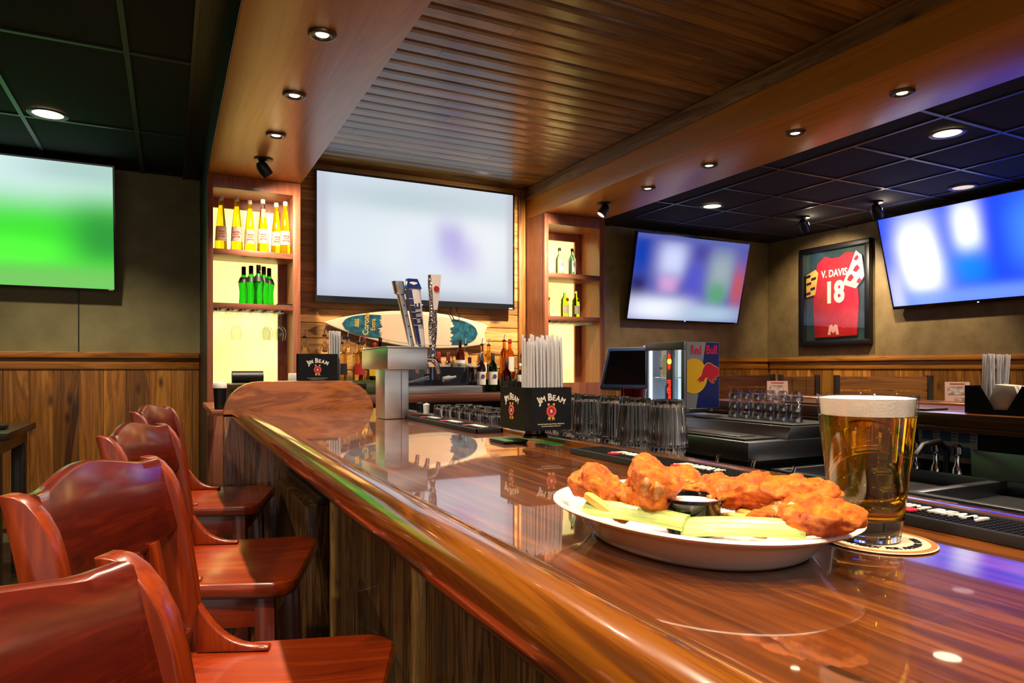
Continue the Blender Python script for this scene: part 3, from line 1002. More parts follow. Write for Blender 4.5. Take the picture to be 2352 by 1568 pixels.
# stemmed glasses hanging by the foot
def stem_glass(label, loc, group, s=1):
    t = thing('wine_glass', label, 'wine glass', loc, group=group)
    MB().lathe([(.0, 0), (.032 * s, -.001), (.032 * s, -.003), (.005, -.006), (.0035, -.02), (.0035, -.075), (.006, -.082), (.022, -.092), (.033 * s, -.115), (.034 * s, -.14), (.028 * s, -.175), (.0265 * s, -.175), (.0325 * s, -.14), (.0315 * s, -.116), (.021, -.0945), (0, -.086)], seg=24).build('glass_body', 'thin_glass', t, smooth=60)
    return t
for x, y, lb in ((.393, 4.80, 'hanging wine glass alone on the rack above the glowing panel, closest to the olive wall'), (.585, 4.78, 'hanging wine glass, front of the pair in the middle of the glass rack'), (.585, 4.90, 'hanging wine glass behind another in the middle of the glass rack'), (.672, 4.79, 'hanging wine glass at the dark end of the rack, in front'), (.672, 4.90, 'hanging wine glass at the dark end of the rack, behind')):
    stem_glass(lb, (x + .0, y, 1.6055), 'wine glasses hanging under the green bottles')
stem_glass('hanging wine glass under the lime gin bottles', (2.744 + .076, 4.86, 1.6055), None)

# ------------------------------------------------------------------ back counter with its bottles
bc = thing('back_counter', 'back bar counter with reddish wood edge under the television wall', 'counter', (1.74, 4.8, 0))
o_ = (1.74, 4.8, 0)
L(MB().box(.80, 2.675, 4.462, 5.099, 1.01, 1.06), o_).build('counter_top', 'dark_wood', bc, smooth=0)
L(MB().box(1.0, 2.675, 4.44, 4.461, 1.005, 1.062), o_).build('counter_edge', 'cherry_x', bc, bevel=.004)
L(MB().box(.80, 2.675, 4.55, 5.09, .0, 1.009), o_).build('counter_body', 'dark_wood', bc, smooth=0)
MT['tier'] = M('green_glass_step', (70, 78, 40), .15, coat=.5)
tag(MB().box(.81, 2.60, 4.875, 5.038, 1.0605, 1.155).build('bottle_step', 'tier', bevel=.003), 'long olive green step under the spirit bottles on the back counter', 'display step')
TS = 1.1556
straight = [(.036, 0), (.038, .004), (.038, .15), (.034, .175), (.014, .21), (.0125, .22), (.0125, .265), (0, .265)]
square = [(.036, 0), (.038, .004), (.037, .17), (.033, .185), (.014, .205), (.0125, .22), (.0125, .26), (0, .26)]
tallp = [(.034, 0), (.036, .004), (.036, .19), (.028, .22), (.014, .245), (.0125, .25), (.0125, .30), (0, .30)]
winep = [(.034, 0), (.0365, .005), (.0365, .185), (.030, .21), (.016, .232), (.0135, .25), (.0135, .295), (0, .295)]
jug = [(.040, 0), (.043, .005), (.043, .12), (.038, .145), (.016, .175), (.014, .185), (.014, .215), (0, .215)]
g = 'spirit bottles along the back counter'
DD = dict
rowA = [
    ('clear spirit bottle with pourer beside the cabinet edge, behind the black caddy', .862, tallp, 'clear', DD(pourer=True, h=.30)),
    ('small amber bottle behind the far black caddy', .925, [(r_ * .75, z_ * .62) for r_, z_ in straight], 'amber', DD(cap=(.16, .175, .011))),
    ('clear tall bottle with pourer in front of the surfboard nose', 1.0, [(r_, z_ * 1.05) for r_, z_ in tallp], 'clear', DD(pourer=True, h=.315)),
    ('whisky bottle with slanted black label and pourer', 1.105, square, 'paleamber', DD(lab=(.04, .12, .0385, .0380), lab_m='label_black', pourer=True, h=.26)),
    ('clear spirit bottle standing behind the black label whisky', 1.17, tallp, 'clear', DD(pourer=True, h=.30)),
    ('whisky bottle with slanted red label and pourer', 1.235, square, 'paleamber', DD(lab=(.04, .12, .0385, .0380), lab_m='label_red', pourer=True, h=.26)),
    ('clear bottle with red stopper in front of the surfboard lettering', 1.29, tallp, 'clear', DD(cap=(.296, .32, .013), cap_m='foilred')),
    ('green bottle with red cap and yellow label beside the beer tower', 1.345, straight, 'winegreen', DD(cap=(.24, .275, .0145), cap_m='foilred', lab=(.03, .13, .0384, .0384), lab_m='label_yellow')),
    ('dark bottle behind the steel beer tower', 1.41, tallp, 'brownjug', DD(pourer=True, h=.30)),
    ('brown bottle in front of the surfboard tail decal', 2.02, tallp, 'brownjug', DD(lab=(.05, .15, .0365, .0365), lab_m='label_white', cap=(.29, .315, .014))),
    ('clear spirit bottle with black pourer, right of the brown bottle', 2.10, straight, 'clear', DD(pourer=True, h=.265)),
    ('pale amber bottle with chrome pourer behind the dark wine bottle', 2.205, straight, 'paleamber', DD(lab=(.05, .13, .0384, .0384), lab_m='label_white', pourer=True, h=.265)),
    ('pale amber bottle with black pourer behind the green wine bottle', 2.30, straight, 'paleamber', DD(lab=(.05, .12, .0384, .0384), lab_m='label_black', pourer=True, h=.265)),
    ('amber whiskey bottle with pourer behind the brown jug bottle', 2.40, tallp, 'amber', DD(lab=(.07, .17, .0364, .0364), lab_m='paleamber', pourer=True, h=.30)),
    ('amber bottle with red cap and cream label', 2.49, tallp, 'amber', DD(cap=(.285, .325, .0145), cap_m='foilred', lab=(.06, .18, .0364, .0364), lab_m='label_white')),
    ('dark amber bottle at the end of the row by the cabinet side', 2.585, tallp, 'brownjug', DD(pourer=True, h=.30, lab=(.03, .10, .0364, .0364), lab_m='label_white')),
]
for i, (lb, x, pf, body, kw) in enumerate(rowA):
    bottle('spirit_bottle', lb, g, pf, body, (x, 4.995 if i % 2 == 0 else 4.916, TS), seg=16, **kw)
bottle('wine_bottle', 'dark wine bottle with cream label and purple print on the back counter', 'wine bottles', winep, 'wine', (2.145, 4.80, 1.0603), (.235, .30, .0148), 'steel_d', (.055, .155, .0369, .0369), 'label_white', ('purple', 'disc'))
bottle('wine_bottle', 'green wine bottle with cream label and purple print on the back counter', 'wine bottles', winep, 'winegreen', (2.245, 4.80, 1.0603), (.235, .30, .0148), 'label_black', (.055, .155, .0369, .0369), 'label_white', ('purple', 'disc'))
bottle('wine_bottle', 'dark wine bottle half hidden behind the clear box end', 'wine bottles', [(r_, z_ * .9) for r_, z_ in winep], 'wine', (2.055, 4.81, 1.0603), None)
bottle('liqueur_bottle', 'brown jug shaped bottle with black label by the wine bottles', None, jug, 'brownjug', (2.36, 4.79, 1.0603), (.205, .238, .016), 'label_black', (.025, .085, .0434, .0434), 'label_black')
bottle('spirit_bottle', 'stubby cream label bottle behind the clear straws', None, [(r_, z_ * .8) for r_, z_ in straight], 'paleamber', (2.50, 4.82, 1.0603), (.2, .22, .0145), 'capwhite', (.05, .13, .0384, .0384), 'label_white')
# clear box on a steel base with two wines standing on it
ib = thing('garnish_box', 'clear plastic garnish box on a steel base beside the beer tower', 'box', (1.69, 4.62, 1.0603))
MB().box(-.33, .33, -.13, .12, 0, .055).build('steel_base', 'steel', ib, bevel=.004)
b = MB()
b.box(-.32, .31, -.12, -.116, .056, .19)
b.box(.306, .31, -.116, .10, .056, .19)
b.box(-.32, -.316, -.116, .10, .056, .19)
b.prism([(-.12, .19), (.02, .215), (.10, .215), (.10, .219), (.02, .219), (-.12, .194)], 'yz', -.32, .31)
b.build('clear_cover', 'clearbox', ib, smooth=0)
b = MB()
b.box(-.31, .30, .09, .10, .056, .19)
b.build('back_plate', 'black', ib, smooth=0)
b = MB().tube([(-.27, -.06, .075), (-.2, -.05, .085), (-.12, -.05, .10), (-.05, -.05, .115)], [.006, .007, .009, .016], 8)
b.build('bar_tongs', 'steel', ib)
b = MB()
b.lathe([(0, 0), (.02, 0), (.022, .05), (.012, .07), (.012, .10), (0, .10)], (0, 0, 0), 12, mat=Matrix.Translation((.06, -.04, .10)) @ Matrix.Rotation(R(80), 4, 'Y'))
b.build('pour_spout', 'offwhite', ib)
for x, lb, cm, lm, c0 in ((1.812, 'wine bottle with red foil and orange label standing behind the garnish box', 'foilred', 'label_o', 0), (1.888, 'wine bottle with dark red foil and grey label standing behind the garnish box', 'winefoil', 'label_grey', 1)):
    bottle('wine_bottle', lb, 'wine bottles', [(r_, z_ * 1.0) for r_, z_ in winep], 'wine', (x, 4.83, 1.0603), (.20, .302, .0155), cm, (.08, .16, .0369, .0369), lm)
MT['navy_dk'] = M('navy_print', (24, 30, 70), .4)
MT['bubble'] = M('beer_bubble', (250, 232, 170), .2)
MT['ranch'] = M('white_dressing', (240, 234, 222), .3, coat=.2)
MT['gold_ring'] = M('brown_ring_print', (176, 120, 62), .6)
q = NT('hammered_chrome')
q.b.inputs['Base Color'].default_value = (.7, .7, .72, 1)
q.setp(metal=1, rough=.08)
vo = q.n('ShaderNodeTexVoronoi')
vo.inputs['Scale'].default_value = 190
q.l(q.obj(), vo.inputs['Vector'])
q.bump(vo.outputs['Distance'], .9, .004)
MT['hammered'] = q.m
# ------------------------------------------------------------------ surfboard on the pine boards
MT['board'] = M('surfboard_cream', (238, 220, 186), .25, coat=.5)
MT['board_in'] = speckle('surfboard_sand', (226, 192, 160), (236, 206, 176), 4, .3, 0)
q = NT('surfboard_sea_print')
f = q.noise(q.obj(), 26, 5, .65)
q.l(q.ramp(f, [(.30, lin((10, 30, 62))), (.5, lin((18, 84, 104))), (.68, lin((40, 122, 132))), (.8, lin((150, 190, 196)))]), q.b.inputs['Base Color'])
q.setp(rough=.25, coat=.5)
MT['sea'] = q.m
MT['gold_l'] = M('golden_lettering', (216, 176, 64), .4)
sb = thing('surfboard', 'cream surfboard with blue sea print and golden lettering hung under the widest television', 'surfboard', (1.66, 5.062, 1.545), rot=(0, R(2.6), 0))
HL = .655
def halfw(u):            # half width along the board, u from -1 (nose) to 1 (tail)
    if u < .15:
        v = (u + 1) / 1.15
        return .142 * math.sin(v * math.pi / 2) ** .82
    v = (u - .15) / .85
    return .142 - .066 * v ** 2.0
up, lo = [], []
for k in range(33):
    u = -1 + 2 * k / 32
    up.append((HL * u, halfw(u)))
lo = [(x, -w) for x, w in up][::-1]
pts = up + [(HL * .955, .0)] + lo[:-1]
MB().prism(pts, 'xz', -.02, .02).build('board', 'board', sb, bevel=.008, bseg=3)
def inset(u0, u1, marg, wav=0):
    a = []
    for k in range(17):
        u = u0 + (u1 - u0) * k / 16
        a.append((HL * u, max(.002, halfw(u) - marg)))
    b_ = [(x, -w) for x, w in a][::-1]
    return a + b_
MB().prism(inset(-.42, .50, .026), 'xz', -.0222, -.0205).build('sand_print', 'board_in', sb, smooth=0)
def sea(u_tip, u_flat):
    """blue end print: rounded to the tip, ragged towards the middle"""
    a = []
    for k in range(15):
        s_ = k / 14
        u = u_tip + (u_flat - u_tip) * s_
        a.append((HL * u, (halfw(u_flat) - .028) * math.sqrt(max(0, 1 - (1 - s_) ** 2.2))))
    rag = []
    n = 70
    w = a[-1][1]
    for k in range(1, n):
        v_ = noise.noise(Vector((k * .16, u_flat * 9, 0))) * .03 + noise.noise(Vector((k * .55, u_flat * 5, 2))) * .014
        rag.append((HL * u_flat + v_ * (1 if u_flat > u_tip else -1), w - 2 * w * k / n))
    b_ = [(x, -w_) for x, w_ in a][::-1]
    return a + rag + b_
MB().prism(sea(-.80, -.36), 'xz', -.0235, -.0223).build('sea_print', 'sea', sb, smooth=0)
MB().prism(sea(.86, .52), 'xz', -.0235, -.0223).build('sea_print', 'sea', sb, smooth=0)
b = MB()
b.text('Corona', .062, frame((-.328, -.0236, .012), (0, 0, 1), (-1, 0, 0)), bold=.02, sx=.86)
b.text('Extra', .048, frame((-.278, -.0236, .010), (0, 0, 1), (-1, 0, 0)), bold=.01, sx=.86)
for k in range(5):
    b.box(-.432, -.412, -.0246, -.0236, .012 + .011 * k - .022, .019 + .011 * k - .022)
b.box(-.410, -.402, -.0246, -.0236, -.016, .046)
b.build('lettering', 'gold_l', sb, smooth=0)

# ------------------------------------------------------------------ steel beer tower on the bar
tw = thing('beer_tower', 'boxy steel beer tower with three tap handles standing on the bar', 'beer tower', (.683, 2.28, BT))
o_ = (.683, 2.28, BT)
L(MB().box(.642, .726, 2.222, 2.335, BT + .001, 1.236), o_).build('column', 'steel_t', tw, bevel=.003)
L(MB().box(.6985, .7005, 2.2205, 2.2215, BT + .001, 1.236), o_).build('column_seam', 'steel_d', tw, smooth=0)
L(MB().box(.640, .780, 2.182, 2.515, 1.237, 1.309), o_).build('head_box', 'steel_t', tw, bevel=.003)
L(MB().box(.636, .784, 2.178, 2.519, 1.3092, 1.313), o_).build('head_lid', 'steel_t', tw, bevel=.001)
MT['tap_white'] = M('white_tap_handle', (224, 216, 214), .25, coat=.5)
MT['navy'] = M('navy_tap_band', (22, 44, 116), .25, coat=.5)
def faucet(y):
    b = MB()
    b.lathe([(0, 0), (.017, 0), (.017, .006), (.010, .008), (.010, .03)], seg=14, mat=Matrix.Translation((.781, y, 1.272)) @ Matrix.Rotation(R(90), 4, 'Y'))
    b.tube([(.805, y, 1.272), (.815, y, 1.268), (.826, y, 1.25), (.830, y, 1.222)], [.011, .012, .009, .007], 12)
    b.lathe([(.009, 0), (.012, .012), (.008, .02), (.008, .034), (.012, .038), (.012, .045), (0, .046)], (.808, y, 1.276), 14)
    L(b, o_).build('faucet', 'chrome', tw)
for y in (2.215, 2.325, 2.435):
    faucet(y)
def handle_loft(base, top, secs):
    """secs: (t, half x, half y) along the leaning axis"""
    rings = []
    a, c = Vector(base), Vector(top)
    for t_, hx, hy in secs:
        p = a.lerp(c, t_)
        r_ = []
        for k in range(16):
            an = 2 * math.pi * k / 16
            cx_, sy_ = math.cos(an), math.sin(an)
            ex = abs(cx_) ** .55 * (1 if cx_ > 0 else -1)
            ey = abs(sy_) ** .55 * (1 if sy_ > 0 else -1)
            r_.append((p.x + ex * hx, p.y + ey * hy, p.z))
        rings.append(r_)
    return MB().loft(rings)
# white and navy handle with lettering
A_, B_ = (.806, 2.325, 1.322), (.770, 2.325, 1.555)
h1 = L(handle_loft(A_, B_, [(0, .013, .011), (.1, .014, .012), (.55, .021, .015), (.85, .025, .016), (.95, .024, .015), (1, .017, .010)]), o_).build('tap_handle', 'tap_white', tw)
def on_axis(t_):
    return Vector(A_).lerp(Vector(B_), t_) - Vector(o_)
ax = (Vector(B_) - Vector(A_)).normalized()
b = MB()
for (t0, t1, hx, hy) in ((.0, .80, .006, 0),):
    p0, p1 = on_axis(.02), on_axis(.84)
    b.loft([[(p0.x - .0150, p0.y - .0125, p0.z), (p0.x - .005, p0.y - .0128, p0.z), (p0.x - .005, p0.y + .0125, p0.z), (p0.x - .0150, p0.y + .0125, p0.z)],
            [(p1.x - .0268, p1.y - .0168, p1.z), (p1.x - .011, p1.y - .0172, p1.z), (p1.x - .011, p1.y + .0165, p1.z), (p1.x - .0268, p1.y + .0165, p1.z)]])
    p0, p1 = on_axis(.86), on_axis(1.01)
    b.loft([[(p0.x - .027, p0.y - .0172, p0.z), (p0.x + .027, p0.y - .0172, p0.z), (p0.x + .027, p0.y + .0172, p0.z), (p0.x - .027, p0.y + .0172, p0.z)],
            [(p1.x - .018, p1.y - .012, p1.z), (p1.x + .018, p1.y - .012, p1.z), (p1.x + .018, p1.y + .012, p1.z), (p1.x - .018, p1.y + .012, p1.z)]])
b.build('navy_band', 'navy', h1, smooth=0)
b = MB()
p = on_axis(.48)
b.text('LITE', .042, frame((p.x + .010, p.y - .0172, p.z), tuple(ax), (-ax.z, 0, ax.x)), bold=.03)
b.build('lettering', 'navy_dk', h1, smooth=0)
b = MB()
for k in range(5):
    p = on_axis(.30 + .10 * k)
    wd_ = .013 + .006 * k / 5
    b.box(p.x - .0225 - .001 * k, p.x - .0075 - .001 * k, p.y - .0178, p.y - .0165, p.z, p.z + .0016)
b.build('ladder_marks', 'offwhite', h1, smooth=0)
# chrome faceted handle with white top
A_, B_ = (.808, 2.215, 1.322), (.812, 2.215, 1.560)
h2 = L(handle_loft(A_, B_, [(0, .010, .009), (.08, .013, .010), (.3, .015, .011), (.5, .011, .010), (.62, .013, .010), (.85, .019, .011), (1, .020, .010)]), o_).build('tap_handle', 'hammered', tw)
h2['label'] = 'hammered chrome tap handle'
b = MB()
p0, p1, p2 = on_axis(.5), on_axis(.80), on_axis(1.004)
b.loft([[(q_.x + a0 * w_, q_.y - dy, q_.z), (q_.x + w_, q_.y - dy, q_.z), (q_.x + w_, q_.y + dy, q_.z), (q_.x + a0 * w_, q_.y + dy, q_.z)] for q_, w_, dy, a0 in ((p0, .012, .0108, -.1), (p1, .020, .0128, -.4), (p2, .0225, .0128, -.65))])
b.build('white_face', 'tap_white', h2, smooth=0)
b = MB()
p = on_axis(.80)
b.disc(.010, frame((p.x + .006, p.y - .0130, p.z), (1, 0, 0), (0, 0, 1)), scallop=0, z1=.0012)
b.build('emblem', 'red', h2, smooth=0)
# flat silver handle seen edge on
A_, B_ = (.806, 2.435, 1.322), (.752, 2.435, 1.560)
h3 = L(handle_loft(A_, B_, [(0, .009, .010), (.1, .010, .012), (.5, .011, .014), (.80, .012, .018), (.82, .020, .02), (1, .020, .02)]), o_).build('tap_handle', 'steel', tw)
b = MB()
for k in range(5):
    p = on_axis(.15 + .16 * k)
    b.lathe([(0, 0), (.0028, 0), (.0028, .002), (0, .002)], (0, 0, 0), 8, mat=Matrix.Translation((p.x, p.y - .0125 - .0062 * (.15 + .16 * k), p.z)) @ Matrix.Rotation(R(90), 4, 'X'))
b.build('bolt', 'black', h3, smooth=0)

# ------------------------------------------------------------------ black bar caddies with straws
def arched_logo(t, fm, s=1.0, small=True, nm=''):
    b = MB()
    b.arc('JIM BEAM', .0165 * s, .062 * s, fm @ Matrix.Translation((0, .017 * s, 0)), bold=.035, sx=.92, gap=.03)
    if small:
        b.text('Kentucky Straight Bourbon Whiskey, 40% Alc./Vol.', .0036 * s, fm @ Matrix.Translation((0, -.036 * s, 0)), sx=.9)
        b.text('James B. Beam Distilling Co., Clermont, KY', .0030 * s, fm @ Matrix.Translation((0, -.0405 * s, 0)), sx=.9)
    b.build('lettering', 'offwhite', t, smooth=0)
    b = MB()
    b.disc(.0128 * s, fm @ Matrix.Translation((0, -.007 * s, 0)), scallop=12, amp=.05, z1=.0008)
    b.build('seal', 'red', t, smooth=0)
    b = MB()
    for sgn in (-1, 1):
        m = fm @ Matrix.Translation((sgn * .004 * s, -.0195 * s, 0)) @ Matrix.Rotation(R(14) * sgn, 4, 'Z')
        b.prism([(-.0032 * s, .004 * s), (.0032 * s, .004 * s), (.0032 * s, -.008 * s), (0, -.005 * s), (-.0032 * s, -.008 * s)], 'xy', 0, .0005, 0, .5, m)
        m = fm @ Matrix.Translation((sgn * .0065 * s, .0075 * s, 0)) @ Matrix.Rotation(-R(25) * sgn, 4, 'Z')
        b.prism([(-.003 * s, -.002 * s), (.003 * s, -.002 * s), (.002 * s, .003 * s), (-.002 * s, .003 * s)], 'xy', 0, .0005, 0, .5, m)
    b.build('ribbon', 'gold', t, smooth=0)
    b = MB()
    b.text('B', .0095 * s, fm @ Matrix.Translation((0, -.0102 * s, .0009)), bold=.03)
    for rr in (.0098,):
        n = 24
        for k in range(n):
            a0, a1 = 2 * math.pi * k / n, 2 * math.pi * (k + .55) / n
            b.prism([(rr * s * math.cos(a0), rr * s * math.sin(a0)), (rr * 1.1 * s * math.cos(a0), rr * 1.1 * s * math.sin(a0)), (rr * 1.1 * s * math.cos(a1), rr * 1.1 * s * math.sin(a1)), (rr * s * math.cos(a1), rr * s * math.sin(a1))], 'xy', .0008, .0012, 0, .5, fm @ Matrix.Translation((0, -.007 * s, 0)))
    b.build('seal_letter', 'offwhite', t, smooth=0)
MT['caddy'] = speckle('scuffed_black_plastic', (7, 7, 8), (14, 14, 15), 40, .35, .05, spec=.3)
def caddy(label, loc, rz, w, d, h, foot=True, front_logo=True, side_logo=True, s=1.0):
    """open box, three wells; front is -y, left side -x"""
    t = thing('napkin_caddy', label, 'bar caddy', loc, rz)
    z0 = .022 if foot else .001
    b = MB()
    th = .0035
    ch = .012
    pts = [(-w / 2 + ch, -d / 2), (w / 2, -d / 2), (w / 2, d / 2), (-w / 2, d / 2), (-w / 2, -d / 2 + ch)]
    b.prism(pts, 'xy', z0, z0 + th)
    b.box(-w / 2 + ch, w / 2, -d / 2, -d / 2 + th, z0 + th, z0 + h)
    b.box(w / 2 - th, w / 2, -d / 2 + th, d / 2, z0 + th, z0 + h)
    b.box(-w / 2, w / 2 - th, d / 2 - th, d / 2, z0 + th, z0 + h)
    b.box(-w / 2, -w / 2 + th, -d / 2 + ch, d / 2 - th, z0 + th, z0 + h)
    b.prism([(-w / 2, -d / 2 + ch), (-w / 2 + ch, -d / 2), (-w / 2 + ch + .002, -d / 2 + th), (-w / 2 + th, -d / 2 + ch + .002)], 'xy', z0 + th, z0 + h)
    b.box(-w / 2 + th, w / 2 - th, .005, .005 + th, z0 + th, z0 + h * .95)
    b.build('caddy_box', 'caddy', t, smooth=0)
    if foot:
        MB().lathe([(0, 0.001), (.030, .001), (.030, .006), (.024, .010), (.024, z0 - .001), (0, z0 - .001)], (0, 0, 0), 24, sx=1.0, sy=.9).build('foot', 'blackgloss', t)
    if front_logo:
        arched_logo(t, frame((.004, -d / 2 - .0002, z0 + h * .52), (1, 0, 0), (0, 0, 1)), s)
    if side_logo:
        arched_logo(t, frame((-w / 2 - .0002, .008, z0 + h * .52), (0, -1, 0), (0, 0, 1)), s, False)
    return t
caddy('black bar caddy full of clear straws on the back edge of the near bar', (.745, 1.365, BT + .0125), 0, .112, .132, .094)
# straws: thin open tubes, copies share one mesh
MT['straw'] = thin('clear_straw_plastic', (252, 252, 254), 1.4, .08, .86)
def straws(base, n, xr, yr, ln, label, group, mat='straw', r_=.0031, name='drinking_straw', lean=.06, zj=.006):
    src = MB().lathe([(r_, 0), (r_, ln), (r_ * .8, ln), (r_ * .8, 0.002)], (0, 0, 0), 8).build(name, mat)
    tag(src, label, 'straw', group)
    first = True
    cols = max(1, round(math.sqrt(n * xr / max(yr, .001))))
    rows = math.ceil(n / cols)
    for i in range(n):
        o = src if first else src.copy()
        if not first:
            COL.objects.link(o)
        first = False
        cx_ = (i % cols + .5) / cols - .5
        cy_ = (i // cols + .5) / rows - .5
        o.location = (base[0] + cx_ * xr + random.uniform(-.0008, .0008), base[1] + cy_ * yr + random.uniform(-.0008, .0008), base[2] + random.uniform(0, zj))
        o.rotation_euler = (random.uniform(-lean, lean) * .5 + cy_ * -.03, random.uniform(-lean, lean) * .5 + cx_ * lean, random.uniform(0, 6))
straws((.7475, 1.335, BT + .040), 60, .090, .050, .186, 'clear plastic straw in the bunch standing in the black caddy on the near bar', 'clear straws in the near caddy', lean=.03, zj=.02, r_=.0027)
straws((.744, 1.399, BT + .040), 34, .090, .042, .098, 'black stirring straw in the back well of the caddy on the near bar', 'black stirring straws in the near caddy', 'black', .0026, 'stirring_straw', .02, .004)
MT['nap_blue'] = M('navy_napkin', (12, 22, 44), .7)
MT['nap_green'] = M('green_napkin', (40, 74, 26), .7)
for k, (m, lb) in enumerate((('nap_blue', 'folded navy bar napkin on the bar beside the foot of the near caddy'), ('nap_green', 'folded green bar napkin on top of the navy one by the near caddy'))):
    tag(MB().box(-.03, .03, -.04, .04, 0, .0035).build('bar_napkin', m, loc=(.70, 1.415 - .006 * k, BT + .0128 * 0 + .0006 + .004 * k), bevel=.001), lb, 'napkin')

# ------------------------------------------------------------------ pint of beer on its coaster
MT['beer'] = glass('amber_lager', (238, 188, 34), ior=1.33)
q = NT('beer_foam')
q.b.inputs['Base Color'].default_value = (.93, .86, .76, 1)
f = q.noise(q.obj(), 420, 3)
q.bump(f, .35, .0012)
q.setp(rough=.75)
MT['foam'] = q.m
GX, GY = .618, .447
MT['coast'] = speckle('pulpboard_coaster', (206, 186, 158), (220, 202, 176), 30, .8, 0)
co = thing('coaster', 'round printed cardboard coaster under the beer glass', 'coaster', (.622, .437, BT + .0005))
MB().lathe([(0, 0), (.050, 0), (.051, .0008), (.050, .0016), (0, .0016)], seg=48).build('board_disc', 'coast', co, smooth=20)
b = MB()
b.lathe([(.0445, .0017), (.0497, .0017), (.0497, .0019), (.0445, .0019), (.0445, .0017)], seg=48)
b.build('printed_ring', 'gold_ring', co, smooth=0)
b = MB()
txt = "I'M READY FOR ANOTHER BEER "
for i, ch in enumerate(txt):
    if ch == ' ':
        continue
    a = R(158) + R(190) * i / len(txt)
    vs, fs = textgeo(ch, .0088, 'CENTER', .0002, .03)
    m = Matrix.Translation((.0365 * math.cos(a), .0365 * math.sin(a), .0020)) @ Matrix.Rotation(a + R(90), 4, 'Z')
    b.add(vs, fs, 0, .5, m)
b.build('lettering', 'black_print', co, smooth=0)
pg = thing('pint_glass', 'tall pint glass of golden beer with white foam, on the coaster', 'beer', (GX, GY, BT + .0025))
H = .142
ro = lambda z: .0305 + (.0462 - .0305) * z / H
ri = lambda z: ro(z) - .0024
prof = [(0, .0), (.0285, 0), (.0302, .0015), (.0307, .006)] + [(ro(z), z) for z in (.02, .05, .08, .11, .121, .135)] + [(.0460, H - .001), (.0450, H), (.0440, H - .001)] + [(ri(z), z) for z in (.135, .121, .11, .08, .05, .03)] + [(.026, .0215), (.012, .0195), (0, .019)]
b = MB().lathe(prof, seg=64)
for i, f_ in enumerate(b.f):
    if min(b.v[k][2] for k in f_) > .1205:
        b.mi[i] = 1
b.build('glass_body', ['glass', 'thin_glass'], pg, smooth=60)
lv = .1215
MB().lathe([(0, .0188), (.012, .0193), (.0262, .0213)] + [(ri(z) + .0003, z) for z in (.03, .05, .08, .11, lv)] + [(0, lv)], seg=64).build('beer', 'beer', pg, smooth=60)
MB().lathe([(0, lv + .0003)] + [(ri(lv) - .0002, lv + .0003), (ri(.13) - .0002, .13), (ri(.138) - .0002, .1385), (.036, .1395), (.02, .1388), (0, .139)], seg=48).build('foam', 'foam', pg, smooth=60)
b = MB()
rnd = random.Random(3)
for i in range(70):
    a = rnd.uniform(0, 2 * math.pi); z = rnd.uniform(.03, .114)
    rr = (ri(z) - .0012)
    b.blob((rr * math.cos(a), rr * math.sin(a), z), (.0007, .0007, .0007), 6, 4)
b.build('bubbles', 'bubble', pg)
pg.children[-1]['kind'] = 'stuff'

# ------------------------------------------------------------------ platter of wings
PX, PY, PA = .466, .524, R(93)
PM = Matrix.Translation((PX, PY, BT + .0006)) @ Matrix.Rotation(PA, 4, 'Z')
pl = thing('platter', 'oval white porcelain platter holding chicken wings and celery', 'platter', (PX, PY, BT + .0006), PA)
def oval(a, b_, z, n=72, ex=2.2):
    out = []
    for k in range(n):
        t_ = 2 * math.pi * k / n
        c_, s_ = math.cos(t_), math.sin(t_)
        out.append((a * abs(c_) ** (2 / ex) * (1 if c_ >= 0 else -1), b_ * abs(s_) ** (2 / ex) * (1 if s_ >= 0 else -1), z))
    return out
A, Bq = .157, .126
sec = [(.68, .68, .0), (.70, .70, 0.0), (.72, .72, .003), (.77, .77, .012), (.825, .825, .021), (.87, .87, .0255), (.93, .93, .0285), (.985, .985, .0315), (1.0, 1.0, .0335), (.995, .995, .0352), (.975, .975, .0356), (.93, .93, .0340), (.85, .85, .0305), (.79, .79, .024), (.73, .73, .015), (.66, .66, .0085), (.5, .5, .0065), (.25, .25, .006)]
MB().loft([oval(A * a, Bq * b_, z) for a, b_, z in sec]).build('plate_body', 'white_gloss', pl, smooth=60)

q = NT('buffalo_skin')
n1 = q.noise(q.obj(), 85, 7, .66, .6)
c = q.ramp(n1, [(.32, lin((140, 48, 3))), (.45, lin((224, 100, 3))), (.58, lin((240, 130, 12))), (.72, lin((244, 178, 70)))])
n2 = q.noise(q.obj(), 230, 5, .6)
c = q.mix(q.math('MULTIPLY', q.ramp(n2, [(.62, (0, 0, 0)), (.72, (1, 1, 1))]), .6), c, lin((92, 34, 8)))
q.l(c, q.b.inputs['Base Color'])
q.setp(rough=.3, spec=.6)
q.bump(q.noise(q.obj(), 330, 8, .74), 1.0, .0026)
MT['wing'] = q.m
MT['bone'] = speckle('cooked_joint', (120, 58, 14), (200, 128, 52), 200, .4, .4)
MT['burnt'] = speckle('charred_skin', (60, 26, 8), (120, 54, 14), 190, .4, .4)
KF = 1.06
def far_(p):
    return (p[0] * KF, p[1] * KF, 1.24 - (1.24 - p[2]) * KF)
